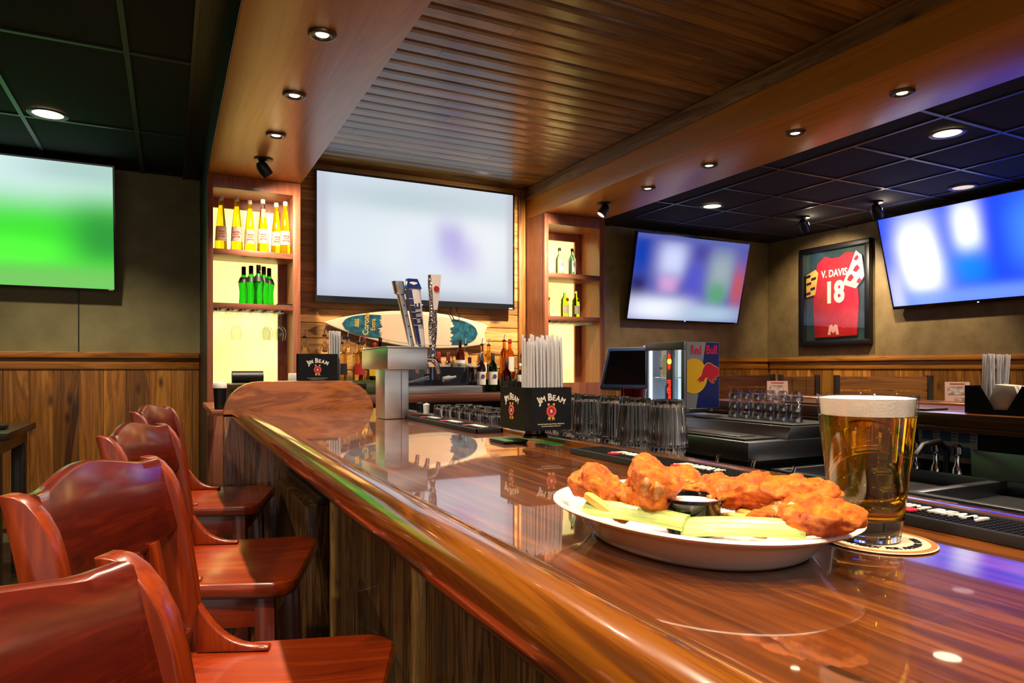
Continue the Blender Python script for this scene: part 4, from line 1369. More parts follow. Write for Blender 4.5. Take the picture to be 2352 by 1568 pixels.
def wing(label, loc, rot, ln, r0, r1, seed, kind='drum', knob=True, mat='wing'):
    loc, ln, r0, r1 = far_(loc), ln * KF, r0 * KF, r1 * KF
    t = thing('chicken_wing', label, 'chicken wing', loc, group='buffalo wings on the platter', rot=tuple(R(a) for a in rot))
    off = Vector((seed * 3.1, seed * 1.7, seed * .9))
    def fn(d, p):
        u = max(-1.0, min(1.0, p.x / ln * 2))
        if kind == 'drum':
            s_ = (r0 + (r1 - r0) * (u * .5 + .5) ** 1.4)
            s_ *= 1 + .12 * math.exp(-((u - .55) / .3) ** 2)
        elif kind == 'flat':
            s_ = r0 * (1 - .22 * math.exp(-(u / .35) ** 2)) + (r1 - r0) * (u * .5 + .5)
        else:
            s_ = r0 + (r1 - r0) * (u * .5 + .5)
        rr = math.sqrt(max(0, 1 - abs(u) ** 3.2))
        rad = Vector((0, d.y, d.z))
        rad = rad.normalized() if rad.length > 1e-5 else Vector((0, 0, 0))
        q_ = Vector((p.x, rad.y * s_ * rr * 1.08, rad.z * s_ * rr * (.72 if kind == 'flat' else .9)))
        q_.z += .10 * ln * (1 - u * u) * (.5 if kind == 'flat' else .3)
        nn = noise.noise(q_ * 45 + off) * .0052 + noise.noise(q_ * 120 + off) * .0030 + noise.noise(q_ * 26 + off) * .0072 + (abs(noise.noise(q_ * 70 + off)) - .2) * -.0042 + noise.noise(q_ * 260 + off) * .0016 + noise.noise(q_ * 480 + off) * .0007
        return q_ + d * nn
    MB().blob((0, 0, 0), (ln / 2, r1, r1), 96, 72, fn).build('meat', mat, t, smooth=180)
    if knob:
        def fk(d, p):
            return p + d * (noise.noise(p * 170 + off) * .004 + noise.noise(p * 420 + off) * .0015)
        e = -ln / 2 + .002
        kr = r0 * .5
        b = MB()
        b.blob((e, kr * .45, .002), (kr, kr * .7, kr * .75), 16, 12, fk)
        b.blob((e - .001, -kr * .5, .001), (kr * .9, kr * .7, kr * .7), 16, 12, fk)
        b.build('joint_knob', 'bone', t, smooth=180)
    return t
W0 = BT
WINGS = [
    ('wing drumette leaning steeply at the platter end furthest from the beer', (.357, .528, W0 + .0545), (0, -34, 112), .062, .012, .0195, 1, 'drum', True),
    ('biggest wing piece heaped highest on the platter', (.372, .471, W0 + .0715), (10, -4, 50), .050, .0185, .0235, 2, 'drum', True),
    ('small orange wing piece between the highest piece and the dark jointed one', (.428, .478, W0 + .060), (0, 10, 140), .060, .014, .017, 3, 'flat', False),
    ('knobbly jointed wing piece in the middle behind the sauce cup', (.445, .434, W0 + .0630), (20, -14, -50), .056, .014, .018, 4, 'drum', True),
    ('ridged wing piece behind the fries with its joint towards the sauce cup', (.458, .398, W0 + .066), (0, -8, -62), .055, .013, .0185, 5, 'drum', True),
    ('upswept wing flat on the pile in front of the beer glass', (.456, .386, W0 + .0675), (8, -6, -48), .062, .0165, .0155, 6, 'flat', False),
    ('broad wing flat lying at the platter end closest to the beer', (.445, .360, W0 + .0575), (10, -3, -66), .062, .0195, .0190, 7, 'flat', True),
    ('dark charred wing piece tucked under the upswept flat', (.447, .382, W0 + .052), (0, 0, -40), .050, .010, .012, 8, 'flat', False, 'burnt'),
    ('small wing scrap beside the loose fry at the platter front', (.425, .392, W0 + .050), (0, -12, -30), .042, .009, .012, 9, 'drum', False),
    ('wing piece buried under the highest one near the first celery stick', (.372, .492, W0 + .054), (0, -6, 80), .06, .011, .0155, 10, 'drum', True),
    ('wing piece at the back of the platter behind the jointed one', (.50, .45, W0 + .058), (0, 5, -20), .07, .012, .017, 11, 'flat', False),
    ('wing drumette at the back of the platter behind the biggest piece', (.46, .535, W0 + .055), (0, 5, 60), .07, .012, .018, 12, 'drum', True),
]
for w_ in WINGS:
    wing(*w_)
MT['fry'] = speckle('fried_potato', (214, 150, 60), (236, 188, 98), 160, .45, .2)
def fry(a, b_, w, label, sag=.004):
    a, b_ = Vector(far_(a)), Vector(far_(b_))
    t_ = (b_ - a).normalized()
    n_ = t_.cross(Vector((0, 0, 1))).normalized()
    m_ = n_.cross(t_)
    rings = []
    for k in range(9):
        u = k / 8
        p = a.lerp(b_, u) + Vector((0, 0, sag * 4 * u * (1 - u))) - a
        ww = w * (.75 if k in (0, 8) else 1)
        rings.append([tuple(p + n_ * sx_ * ww + m_ * sy_ * ww) for sx_, sy_ in ((-1, -.6), (-.6, -1), (.6, -1), (1, -.6), (1, .6), (.6, 1), (-.6, 1), (-1, .6))])
    return tag(MB().loft(rings).build('french_fry', 'fry', loc=tuple(a), smooth=40), label, 'french fry', 'fries under the wings')
FR = [((.416, .506, W0 + .047), (.456, .412, W0 + .046), 'long curved fry arching behind the sauce cup', .010),
      ((.420, .440, W0 + .044), (.424, .372, W0 + .046), 'fry lying from the sauce cup towards the second celery stick', .002),
      ((.436, .436, W0 + .047), (.420, .385, W0 + .044), 'fry crossing behind the one beside the sauce cup', .002),
      ((.412, .425, W0 + .040), (.410, .382, W0 + .042), 'short fry tucked behind the second celery stick', .001),
      ((.425, .372, W0 + .050), (.436, .378, W0 + .064), 'stub of fry standing up beside the broad wing flat', 0),
      ((.336, .520, W0 + .056), (.346, .490, W0 + .042), 'pale fry tip poking out by the first celery stick', .001),
      ((.440, .415, W0 + .060), (.452, .400, W0 + .058), 'pale fry end between the two jointed wing pieces', 0),
      ((.40, .52, W0 + .034), (.45, .50, W0 + .034), 'fry under the wings near the platter middle', 0),
      ((.385, .495, W0 + .040), (.408, .48, W0 + .046), 'fry end showing behind the first celery stick', 0)]
for a, b_, lb, sg in FR:
    fry(a, b_, .0042, lb, sg)
q = NT('celery_stalk')
sp = q.noise(q.mapping(q.obj(), (8, 260, 30)), 1, 2)
q.l(q.ramp(sp, [(.35, lin((140, 164, 74))), (.65, lin((186, 200, 124)))]), q.b.inputs['Base Color'])
q.setp(rough=.3, coat=.3)
MT['celery'] = q.m
def celery(a, b_, label, wid, roll):
    a, b_ = Vector(far_(a)), Vector(far_(b_))
    d_ = b_ - a
    ln = d_.length
    prof = []
    N = 18
    for k in range(N + 1):           # outer ribbed arc
        th = R(20 + 140 * k / N)
        rr = wid * (1 + .035 * math.cos(th * 16))
        prof.append((rr * math.cos(th), rr * math.sin(th) * .62))
    for k in range(10):
        th = R(155 - 130 * k / 9)
        prof.append((wid * .66 * math.cos(th), wid * .66 * math.sin(th) * .62 - .0015))
    rings = []
    for k in range(10):
        u = k / 9
        s_ = 1 - .10 * u
        rings.append([(ln * u, y_ * s_, z_ * s_ + .003 * math.sin(u * 3.14)) for y_, z_ in prof])
    rx = d_.to_track_quat('X', 'Z').to_matrix().to_4x4()
    o = MB().loft(rings).build('celery_stick', 'celery', smooth=40)
    o.matrix_world = Matrix.Translation(a) @ rx @ Matrix.Rotation(R(roll), 4, 'X')
    return tag(o, label, 'celery', 'celery sticks along the platter edge')
celery((.339, .523, W0 + .0425), (.3745, .430, W0 + .0435), 'celery stick in front of the sauce cup with its cut end showing', .0115, 35)
celery((.374, .4345, W0 + .0395), (.430, .361, W0 + .047), 'celery stick lying towards the broad wing flat', .011, 42)
dc = thing('sauce_cup', 'small black plastic cup of white dressing among the wings', 'sauce cup', far_((.399, .452, W0 + .0295)))
MB().lathe([(0, 0), (.021, 0), (.0225, .002), (.0268, .030), (.0298, .031), (.0298, .0335), (.0265, .0335), (.0250, .031), (.0210, .004), (0, .003)], seg=36).build('cup', 'blackgloss', dc, smooth=50)
MB().lathe([(0, .0295), (.012, .0305), (.02, .0292), (.0247, .0292), (.0247, .026), (0, .026)], seg=32).build('dressing', 'ranch', dc, smooth=60)
# ------------------------------------------------------------------ glassware behind the near bar
gs = thing('glass_shelf', 'steel glass shelf just below the back edge of the near bar', 'shelf', (1.0, 1.9, 0))
o_ = (1.0, 1.9, 0)
L(MB().box(.845, 1.06, 1.04, 2.86, .955, .975), o_).build('shelf_top', 'steel', gs, bevel=.003)
L(MB().box(.842, .86, 1.04, 2.86, .70, .954), o_).build('back_plate', 'black', gs, smooth=0)
for y in (1.08, 2.82):
    L(MB().box(1.02, 1.05, y - .015, y + .015, 0, .954), o_).build('leg', 'steel_d', gs, smooth=0)
def tumbler(name, label, loc, group, r_b, r_t, h, flutes=0, seg=40, th=.0026, mat='glass', bulge=0):
    """upside-down glass: heavy base on top"""
    p = [(r_t, 0), (r_t - .001, .0005), (r_t - th, 0.0005)]
    inn = []
    zi = h - .016
    for k in range(1, 5):
        u = k / 4
        inn.append((r_t - th + (r_b - r_t - .001) * (u ** 2.6 if bulge else u), zi * u))
    outr = [(0, h - .003), (r_b * .7, h - .003), (r_b * .8, h), (r_b - .002, h), (r_b, h - .004)]
    for k in range(1, 5):
        u = k / 4
        outr.append((r_b + (r_t - r_b) * (1 - (1 - u) ** 2.6 if bulge else u), (h - .004) * (1 - u)))
    b = MB()
    b.lathe([(r_t - th, .0)] + inn + [(0, zi + .001)], seg=seg)
    b.lathe(outr + [(r_t - th, 0.0)], seg=seg, flutes=flutes, fl=.045 if flutes else 0)
    t = b.build(name, mat, loc=loc, smooth=50)
    return tag(t, label, 'glass', group)
g = 'fluted tumblers stacked upside down behind the near bar'
src = None
pos = [(.945, 1.145), (.932, 1.24), (.945, 1.335), (.932, 1.43), (.945, 1.53), (.932, 1.625)]
wd_ = ['closest to the steel cooler', 'second from the steel cooler', 'third from the steel cooler', 'fourth from the steel cooler', 'fifth from the steel cooler, beside the black caddy', 'hidden most behind the black caddy']
for i, (x, y) in enumerate(pos):
    for lv_, nm in ((0, 'lower'), (1, 'upper')):
        lb = f'{nm} upside-down fluted tumbler in the stack {wd_[i]}'
        loc = (x, y, .9757 + lv_ * .0995)
        if src is None:
            src = tumbler('tumbler', lb, loc, g, .034, .041, .099, 16, 128, .0026, 'glass_cut')
        else:
            dup(src, loc, random.uniform(0, .4), lb, g)
g = 'short glasses upside down on the shelf behind the beer tower end'
src = None
for i in range(6):
    for j in range(2):
        lb = f"rocks glass in the {('bar edge', 'inner')[j]} row, {('first', 'second', 'third', 'fourth', 'fifth', 'sixth')[i]} from the black caddy"
        loc = (.905 + .085 * j, 1.93 + .088 * i, .9757)
        if src is None:
            src = tumbler('rocks_glass', lb, loc, g, .032, .038, .13, 10, 100, .0026, 'glass_cut')
        else:
            dup(src, loc, 0, lb, g)
tumbler('tall_glass', 'tall upside-down glass beside the rocks glasses, behind the black caddy', (.935, 1.83, .9757), None, .028, .036, .15, 0, 32)
# white and dark handled utensils behind the beer tower
for (x, y, m, lb) in ((.93, 2.62, 'white', 'white handled bar utensil standing behind the beer tower foot'), (.93, 2.70, 'black', 'black handled bar utensil standing behind the beer tower foot')):
    tag(MB().lathe([(0, 0), (.008, 0), (.007, .05), (.013, .10), (.014, .12), (0, .125)], seg=12).build('bar_utensil', m, loc=(x, y, .9757)), lb, 'utensil')
# bottles in the speed rail, only necks and pourers show
sr = thing('speed_rail', 'black steel speed rail holding bottles behind the stacked tumblers', 'bottle rail', (1.16, 1.3, 0))
b = MB()
b.box(1.09, 1.23, .90, 1.62, .70, .712)
b.box(1.09, 1.095, .90, 1.62, .712, .82)
b.box(1.225, 1.23, .90, 1.62, .712, .82)
L(b, (1.16, 1.3, 0)).build('rail_trough', 'steel_d', sr, smooth=0)
b = MB()
for y in (.91, 1.61):
    b.box(1.10, 1.22, y - .01, y + .01, 0, .70)
L(b, (1.16, 1.3, 0)).build('rail_leg', 'steel_d', sr, smooth=0)
for i, y in enumerate((1.01, 1.12, 1.23, 1.35)):
    bottle('rail_bottle', f'dark speed rail bottle with chrome pourer, {("closest to", "second from", "third from", "fourth from")[i]} the beer glass', 'bottles in the speed rail', straight, 'wine', (1.16, y, .7125), None, pourer=True, h=.265, seg=14)

# ------------------------------------------------------------------ steel back bar equipment
def at(o):
    return lambda b_: L(b_, o)
bcool = thing('bottle_cooler', 'steel topped bottle cooler with dark sides in the middle of the bar', 'cooler', (2.33, 2.2, 0))
o_ = (2.33, 2.2, 0)
L(MB().box(2.06, 2.60, 2.01, 2.86, 0, .868), o_).build('cooler_body', 'black', bcool, smooth=0)
L(MB().box(2.04, 2.61, 1.985, 2.87, .87, .948), o_).build('steel_rim', 'steel_d', bcool, bevel=.004)
L(MB().box(2.065, 2.25, 2.03, 2.85, .9485, .956), o_).build('sliding_lid', 'blackgl', bcool, bevel=.002)
L(MB().box(2.10, 2.20, 2.10, 2.50, .9565, .960), o_).build('lid_plate', 'steel_d', bcool, bevel=.001)
L(MB().prism([(2.255, .9485), (2.285, 1.000), (2.605, 1.000), (2.605, .9485)], 'xz', 1.99, 2.86), o_).build('raised_back', 'steel_d', bcool, bevel=.002)
tag(MB().box(2.30, 2.595, 2.0, 2.60, 1.0005, 1.007).build('drain_mat', 'blackgl', bevel=.002), 'black rubber drain mat under the small stacked glasses', 'mat')
g = 'small glasses stacked three high on the drain mat'
src = None
for i in range(6):
    for k in range(3):
        lb = f"{('bottom', 'middle', 'top')[k]} small glass in the stack {('closest to', 'second from', 'third from', 'fourth from', 'fifth from', 'sixth from')[i]} the beer glass"
        loc = (2.44, 2.10 + .073 * i, 1.0075 + .0445 * k)
        if src is None:
            src = tumbler('small_glass', lb, loc, g, .018, .029, .044, 0, 32, .003, 'thin_shiny', 1)
        else:
            dup(src, loc, 0, lb, g)
# service counter in the corner with cooler, till and cups
sv = thing('service_counter', 'dark service counter carrying the drinks fridge and the till screen', 'counter', (2.7, 3.6, 0))
o_ = (2.7, 3.6, 0)
L(MB().box(2.18, 3.25, 2.90, 4.40, .98, 1.02), o_).build('counter_top', 'steel_d', sv, bevel=.004)
L(MB().box(2.22, 3.22, 2.94, 4.38, 0, .979), o_).build('counter_body', 'black', sv, smooth=0)
MT['fr_grey'] = M('silver_grey_panel', (150, 154, 166), .35, metal=.3)
MT['fr_blue'] = M('deep_blue_print', (18, 36, 112), .35)
MT['fr_yel'] = M('yellow_print', (236, 186, 30), .4)
MT['fr_red'] = M('crimson_print', (190, 26, 56), .4)
MT['fr_pink'] = M('magenta_red_print', (214, 22, 78), .4)
MT['fr_light'] = M('fridge_light_strip', (230, 244, 255), .4, emit=(214, 240, 255), es=2.2)
MT['fr_in'] = M('glowing_fridge_lining', (190, 200, 206), .4, emit=(200, 220, 226), es=.6)  # emission on the lining stands in for light inside the fridge
MT['neon'] = M('lit_red_sign', (255, 40, 30), .4, emit=(255, 36, 24), es=1.6)
MT['neon_y'] = M('lit_yellow_sign', (255, 210, 90), .4, emit=(255, 190, 60), es=1.4)
FX, FY, FZ, FW, FD, FH = 2.305, 2.65, 1.025, .215, .31, .335
fr = thing('drinks_fridge', 'small glass fronted drinks fridge with blue and silver side and lit door', 'fridge', (FX, FY, FZ - .004))
def P(bm):
    return L(bm, (0, 0, 0))
b = MB()
th = .012
b.box(0, FW, 0, th, .018, .018 + FH)
b.box(0, FW, FD - th, FD, .018, .018 + FH)
b.box(0, FW, th, FD - th, .018, .03)
b.box(0, FW, th, FD - th, .006 + FH, .018 + FH)
b.box(FW - th, FW, th, FD - th, .03, .006 + FH)
b.build('fridge_body', 'fr_grey', fr, smooth=0)
MB().box(.02, FW - th - .001, th + .0005, FD - th - .0005, .031, .034).build('inner_floor', 'fr_in', fr, smooth=0)
b = MB()
b.box(FW - th - .004, FW - th - .001, th + .001, FD - th - .001, .035, FH)
b.build('inner_back', 'fr_in', fr, smooth=0)
MB().box(.03, FW - .02, th + .002, FD - th - .002, .170, .173).build('inner_shelf', 'steel', fr, smooth=0)
b = MB()
b.box(.004, .012, th + .002, th + .012, .04, FH - .01)
b.box(.004, .012, FD - th - .014, FD - th - .004, .04, FH - .01)
b.build('light_strip', 'fr_light', fr, smooth=0)
dr = MB()
dr.box(-.016, -.002, 0, FD, .018, .034)
dr.box(-.016, -.002, 0, FD, FH - .022, .018 + FH)
dr.box(-.016, -.002, 0, .022, .034, FH - .022)
dr.box(-.016, -.002, FD - .018, FD, .034, FH - .022)
dr.box(-.016, -.002, .085, .135, .034, FH - .022)
door = dr.build('door', 'fr_grey', fr, bevel=.002)
b = MB()
b.box(-.008, -.006, .0225, .0845, .0345, FH - .0225)
b.box(-.008, -.006, .1355, FD - .0185, .0345, FH - .0225)
b.build('door_glass', 'thin_glass', door, smooth=0)
b = MB()
fm = frame((-.0163, .110, .018 + .095), (0, 0, 1), (0, 1, 0))
b.text('RedBull', .040, frame((-.0165, .1005, .100), (0, 0, 1), (0, 1, 0)), bold=.02, ext=.0006)
b.build('lit_lettering', 'neon', door, smooth=0)
b = MB()
fm = frame((-.0165, .110, .255), (0, -1, 0), (0, 0, 1))
b.disc(.016, fm, z1=.0008)
b.build('lit_sun', 'neon_y', door, smooth=0)
b = MB()
for sgn in (-1, 1):
    m = fm @ Matrix.Translation((0, sgn * .022, 0)) @ (Matrix.Identity(4) if sgn > 0 else Matrix.Rotation(math.pi, 4, 'X') @ Matrix.Scale(-1, 4, (0, 0, 1)))
    b.prism([(-.010, 0), (-.006, -.008), (.002, -.012), (.008, -.006), (.006, .004), (.010, .014), (.002, .010), (-.004, .022), (-.008, .012)], 'xy', .0008, .0014, 0, .5, m)
b.build('lit_bulls', 'neon', door, smooth=0)
# printed side: silver field, blue diagonal field, yellow sun, red bull
sm = frame((FW / 2, -.0004, .018 + FH / 2), (1, 0, 0), (0, 0, 1))
hw, hh = FW / 2 - .002, FH / 2 - .002
MB().prism([(.020, hh), (hw, hh), (hw, -hh), (-.045, -hh)], 'xy', 0, .0006, 0, .5, sm).build('blue_field', 'fr_blue', fr, smooth=0)
b = MB()
a_ = [(-hw, .085)]
ys = []
for k in range(25):
    t_ = R(118 - 236 * k / 24)
    a_.append((-.060 + .088 * math.cos(t_), -.005 + .088 * math.sin(t_)))
a_ = [p for p in a_ if p[0] > -hw] 
a_ = [(-hw, a_[0][1])] + a_ + [(-hw, a_[-1][1])]
b.prism(a_, 'xy', 0, .001, 0, .5, sm)
b.build('yellow_sun', 'fr_yel', fr, smooth=0)
bull = [(.106, .022), (.098, .036), (.080, .044), (.060, .052), (.046, .060), (.032, .062), (.020, .056), (.010, .046), (.002, .036), (-.004, .022), (-.008, .008), (-.014, -.004), (-.026, -.012), (-.036, -.020), (-.040, -.030), (-.030, -.024), (-.022, -.022), (-.028, -.030), (-.024, -.036), (-.014, -.032), (-.004, -.030), (.004, -.032), (.006, -.024), (.012, -.016), (.020, -.012), (.030, -.010), (.036, -.018), (.044, -.030), (.054, -.038), (.066, -.040), (.074, -.036), (.064, -.032), (.056, -.026), (.060, -.020), (.072, -.020), (.082, -.026), (.086, -.020), (.080, -.012), (.090, -.008), (.100, -.002), (.106, .002)]
grow = []
cx_ = sum(p[0] for p in bull) / len(bull); cz_ = sum(p[1] for p in bull) / len(bull)
for i, p in enumerate(bull):
    a0, a1 = Vector(bull[i - 1]), Vector(bull[(i + 1) % len(bull)])
    n_ = Vector((-(a1 - a0).y, (a1 - a0).x)); n_.normalize()
    grow.append((min(hw, p[0] + n_.x * -.0028), p[1] + n_.y * -.0028))
MB().prism(grow, 'xy', 0, .0014, 0, .5, sm).build('bull_outline', 'fr_yel', fr, smooth=0)
MB().prism([(min(hw, x), z) for x, z in bull], 'xy', 0, .0018, 0, .5, sm).build('bull_print', 'fr_red', fr, smooth=0)
b = MB()
b.text('Red', .062, sm @ Matrix.Translation((-.046, .108, 0)), bold=.02, ext=.0007, sx=.72)
b.build('lettering', 'fr_pink', fr, smooth=0)
b = MB()
b.text('Bull', .062, sm @ Matrix.Translation((.055, .108, 0)), bold=.02, ext=.0012, sx=.82)
b.build('lettering', 'fr_pink', fr, smooth=0)
b = MB()
for x in (.03, FW - .03):
    for y in (.03, FD - .03):
        b.lathe([(0, 0), (.012, 0), (.012, .0175), (0, .0175)], (x, y, .0), 10)
b.build('feet', 'white', fr)
# things inside the fridge
for y, z, m, lb in ((.215, .1735, 'label_white', 'white labelled jar on the upper fridge shelf'),):
    t = thing('jar', lb, 'jar', (FX + .06, FY + y, FZ - .004 + z + .0002))
    MB().lathe([(0, 0), (.036, 0), (.038, .004), (.038, .095), (.028, .110), (.028, .118), (0, .118)], seg=20).build('jar_body', 'jar_white', t)
    MB().lathe([(.0384, .018), (.0384, .022)], seg=20).build('gold_band', 'gold', t)
    MB().box(-.0395, -.0375, -.015, .018, .04, .052).build('label_print', 'navy_dk', t, smooth=0)
t = thing('drink_can', 'blue and silver drink can on the lower fridge shelf', 'can', (FX + .06, FY + .20, FZ - .004 + .0345))
MB().lathe([(0, 0), (.022, 0), (.026, .004), (.026, .09), (.022, .098), (0, .096)], seg=20).build('can_body', 'can_blue', t)
# till
ti = thing('till_screen', 'till terminal with a dark touch screen in a blue grey case, beside the drinks fridge', 'till', (2.47, 3.30, 1.0205), R(-62))
MB().lathe([(0, 0), (.10, 0), (.10, .012), (.05, .02), (.045, .10), (0, .10)], seg=20, sy=.8).build('till_base', 'black', ti)
m_ = Matrix.Translation((0, -.03, .215)) @ Matrix.Rotation(R(-24), 4, 'X')
b = MB()
b.prism([(-.18, -.135), (.18, -.135), (.18, .14), (-.18, .14)], 'xy', -.02, .02, 0, .5, m_ @ Matrix.Rotation(R(90), 4, 'X'))
b.build('till_case', 'till_grey', ti, bevel=.012, bseg=3)
b = MB()
b.prism([(-.155, -.105), (.155, -.105), (.155, .112), (-.155, .112)], 'xy', .0204, .0212, 0, .5, m_ @ Matrix.Rotation(R(90), 4, 'X'))
b.build('touch_screen', 'till_glass', ti, smooth=0)
b = MB()
b.prism([(.00, .10), (.13, .03), (.12, -.06), (.0, -.11)], 'yz', -.15, .15, 0, .5, Matrix.Translation((0, -.01, .215)))
b.build('till_back', 'till_grey2', ti, bevel=.006)
# red cups
for i, (x, y) in enumerate(((2.235, 2.935), (2.225, 3.01), (2.26, 3.085))):
    tag(MB().lathe([(0, 0), (.030, 0), (.034, .10), (.036, .112), (.033, .112), (.029, .004), (0, .004)], seg=20).build('red_cup', 'red_plastic', loc=(x, y, 1.0205)), f'shiny red cup on the service counter, {("closest to the fridge", "second from the fridge", "third from the fridge")[i]}', 'cup', 'red cups by the till')

# left service station with odds and ends, behind the oak end board
ss = thing('service_station', 'dark service station behind the oak end board under the glowing cabinet', 'counter', (.6, 4.3, 0))
o_ = (.6, 4.3, 0)
L(MB().box(.29, 1.02, 3.90, 4.435, 1.12, 1.155), o_).build('station_top', 'dark_wood', ss, bevel=.003)
L(MB().box(.30, 1.0, 3.92, 4.43, 0, 1.119), o_).build('station_body', 'black', ss, smooth=0)
L(MB().box(.19, .288, 3.75, 4.70, 1.0, 1.028), o_).build('side_ledge', 'cherry_x', ss, bevel=.003)
cd = caddy('far black bar caddy with arched lettering, on the service station beside the glowing cabinet', (.806, 4.22, 1.1555), R(-14), .235, .2, .17, False, True, False, 1.75)
straws((.915, 4.275, 1.168), 16, .07, .05, .30, 'clear plastic straw in the far caddy on the service station', 'clear straws in the far caddy', lean=.05, r_=.005)
t = thing('drink_cup', 'black travel cup with white lid between the cabinet foot and the oak end board', 'cup', (.335, 3.975, 1.1557))
MB().lathe([(0, 0), (.026, 0), (.032, .11), (0, .11)], seg=18).build('cup_body', 'black', t)
MB().lathe([(0, .1102), (.034, .1102), (.034, .135), (.03, .14), (0, .14)], seg=18).build('cup_lid', 'white', t)
t.location = (.236, 3.84, 1.0285)
tag(MB().lathe([(0, 0), (.035, 0), (.035, .17), (0, .17)], seg=20, mat=Matrix.Rotation(R(90), 4, 'Y') @ Matrix.Translation((-.035, 0, 0))).build('cup_sleeve', 'black', loc=(.325, 4.25, 1.1557)), 'black tube lying on the service station in front of the glowing panel', 'tube')
tag(MB().box(-.04, .04, -.02, .02, 0, .055).build('small_box', 'jar_white', loc=(.70, 4.38, 1.1557), bevel=.003), 'small pale box on the service station by the cabinet post', 'box')
tag(MB().box(-.07, .07, -.05, .05, 0, .012).build('note_pad', 'offwhite', loc=(.60, 4.12, 1.1557), bevel=.001), 'pale note pad lying on the service station', 'note pad')
tag(MB().box(-.09, .09, -.05, .05, 0, .010).build('clipboard', 'pale_blue', loc=(.86, 4.0, 1.1557), rot=(0, 0, .1), bevel=.001), 'pale blue clipboard on the front edge of the service station', 'clipboard')

# ------------------------------------------------------------------ far bar run on the other side
rb = thing('far_bar', 'far wooden bar run under the far beam with a dark back panel', 'bar counter', (2.95, 1, 0))
o_ = (2.95, 1, 0)
L(MB().box(2.64, 3.22, -1.4, 2.88, 1.022, BT), o_).build('bar_top', 'far_top', rb, bevel=.004)
L(MB().box(2.645, 2.70, -1.4, 2.88, 1.0, 1.021), o_).build('under_rail', 'far_top', rb, bevel=.003)
L(MB().prism([(3.221, 1.04), (3.221, 1.075), (3.235, 1.088), (3.265, 1.088), (3.285, 1.07), (3.285, 1.04), (3.26, 1.02)], 'xz', -1.4, 2.88), o_).build('arm_rail', 'bar_rail', rb, smooth=50)
L(MB().box(2.78, 3.15, -1.4, 2.86, 0, 1.021), o_).build('bar_body', 'navy_panel', rb, smooth=0)
tag(MB().box(2.71, 2.86, 1.70, 2.4, BT + .0005, BT + .008).build('bar_mat', 'blackgl', bevel=.002), 'black rubber mat on the far bar', 'bar mat')
# health notice under the far bar
nt = thing('notice', 'white printed notice with small pictures on the panel under the far bar', 'notice', (2.776, 1.655, .945), R(-90))
MB().box(-.115, .115, -.0025, 0, -.075, .062).build('notice_sheet', 'offwhite', nt, smooth=0)
b = MB()
for i in range(3):
    for j in range(2):
        MB().box(-.10 + .072 * i, -.055 + .072 * i, -.0032, -.0026, -.055 + .06 * j, -.012 + .06 * j).build('picture_print', 'steelblue', nt, smooth=0)
MB().box(-.115, .115, -.0034, -.0026, .054, .062).build('header_print', 'fr_blue', nt, smooth=0)
b = MB()
for i in range(3):
    for j in range(2):
        for k in range(3):
            MB().box(-.052 + .072 * i, -.034 + .072 * i, -.0031, -.0026, -.050 + .06 * j + .012 * k, -.046 + .06 * j + .012 * k).build('text_line', 'greyprint', nt, smooth=0)

# steel sink run below it
sk = thing('sink_unit', 'steel bar sink with drainboard and raised back under the far bar', 'sink', (2.4, .9, 0))
o_ = (2.4, .9, 0)
b = MB()
b.box(2.12, 2.66, -.4, 1.95, .78, .80)
b.box(2.12, 2.15, -.4, 1.95, .80, .845)
b.box(2.63, 2.66, -.4, 1.95, .80, .845)
b.box(2.15, 2.63, 1.92, 1.95, .80, .845)
b.box(2.15, 2.63, 1.36, 1.40, .80, .845)
L(b, o_).build('sink_basin', 'steel_d', sk, bevel=.003)
L(MB().box(2.661, 2.69, -.4, 1.50, .60, .938), o_).build('splash_back', 'steel_d', sk, bevel=.002)
b = MB()
for i in range(40):
    b.box(2.18, 2.60, -.38 + .04 * i, -.37 + .04 * i, .801, .806)
L(b, o_).build('drain_ribs', 'steel_d', sk, smooth=0)
for x in (2.16, 2.6):
    for y in (-.3, 1.9):
        L(MB().box(x - .015, x + .015, y - .015, y + .015, 0, .779), o_).build('leg', 'steel_d', sk, smooth=0)
for i, y in enumerate((1.54, 1.62, 1.70)):
    b = MB()
    b.lathe([(0, 0), (.02, 0), (.016, .02), (.010, .03), (.010, .07), (.018, .075), (.018, .10), (.008, .11), (0, .11)], (2.645, y, .8455), 14)
    L(b, o_).build('tap_valve', 'chrome', sk)
b = MB().tube([(2.645, 1.58, .84), (2.645, 1.58, .93), (2.60, 1.58, .965), (2.50, 1.58, .955), (2.46, 1.58, .92)], .011, 10)
L(b, o_).build('tap_spout', 'black', sk)
b = MB().lathe([(0, 0), (.016, 0), (.016, .012), (0, .014)], seg=16, mat=Matrix.Translation((2.660, 1.02, .905)) @ Matrix.Rotation(R(-90), 4, 'Y'))
L(b, o_).build('button', 'red_plastic', sk)
# steel ledge of the underbar on the near side
ub = thing('ice_bin', 'low steel ice bin below the back edge of the near bar', 'ice bin', (1.35, .0, 0))
o_ = (1.35, 0, 0)
b = MB()
b.box(.86, 1.75, -.9, .86, .72, .76)
b.box(1.72, 1.75, -.9, .86, .7605, .80)
b.box(.86, .89, -.9, .86, .7605, .80)
b.box(.89, 1.72, .83, .86, .7605, .80)
L(b, o_).build('bin_top', 'steel_d', ub, bevel=.003)
for x in (.9, 1.7):
    for y in (-.8, .8):
        L(MB().box(x - .015, x + .015, y - .015, y + .015, 0, .719), o_).build('leg', 'steel_d', ub, smooth=0)
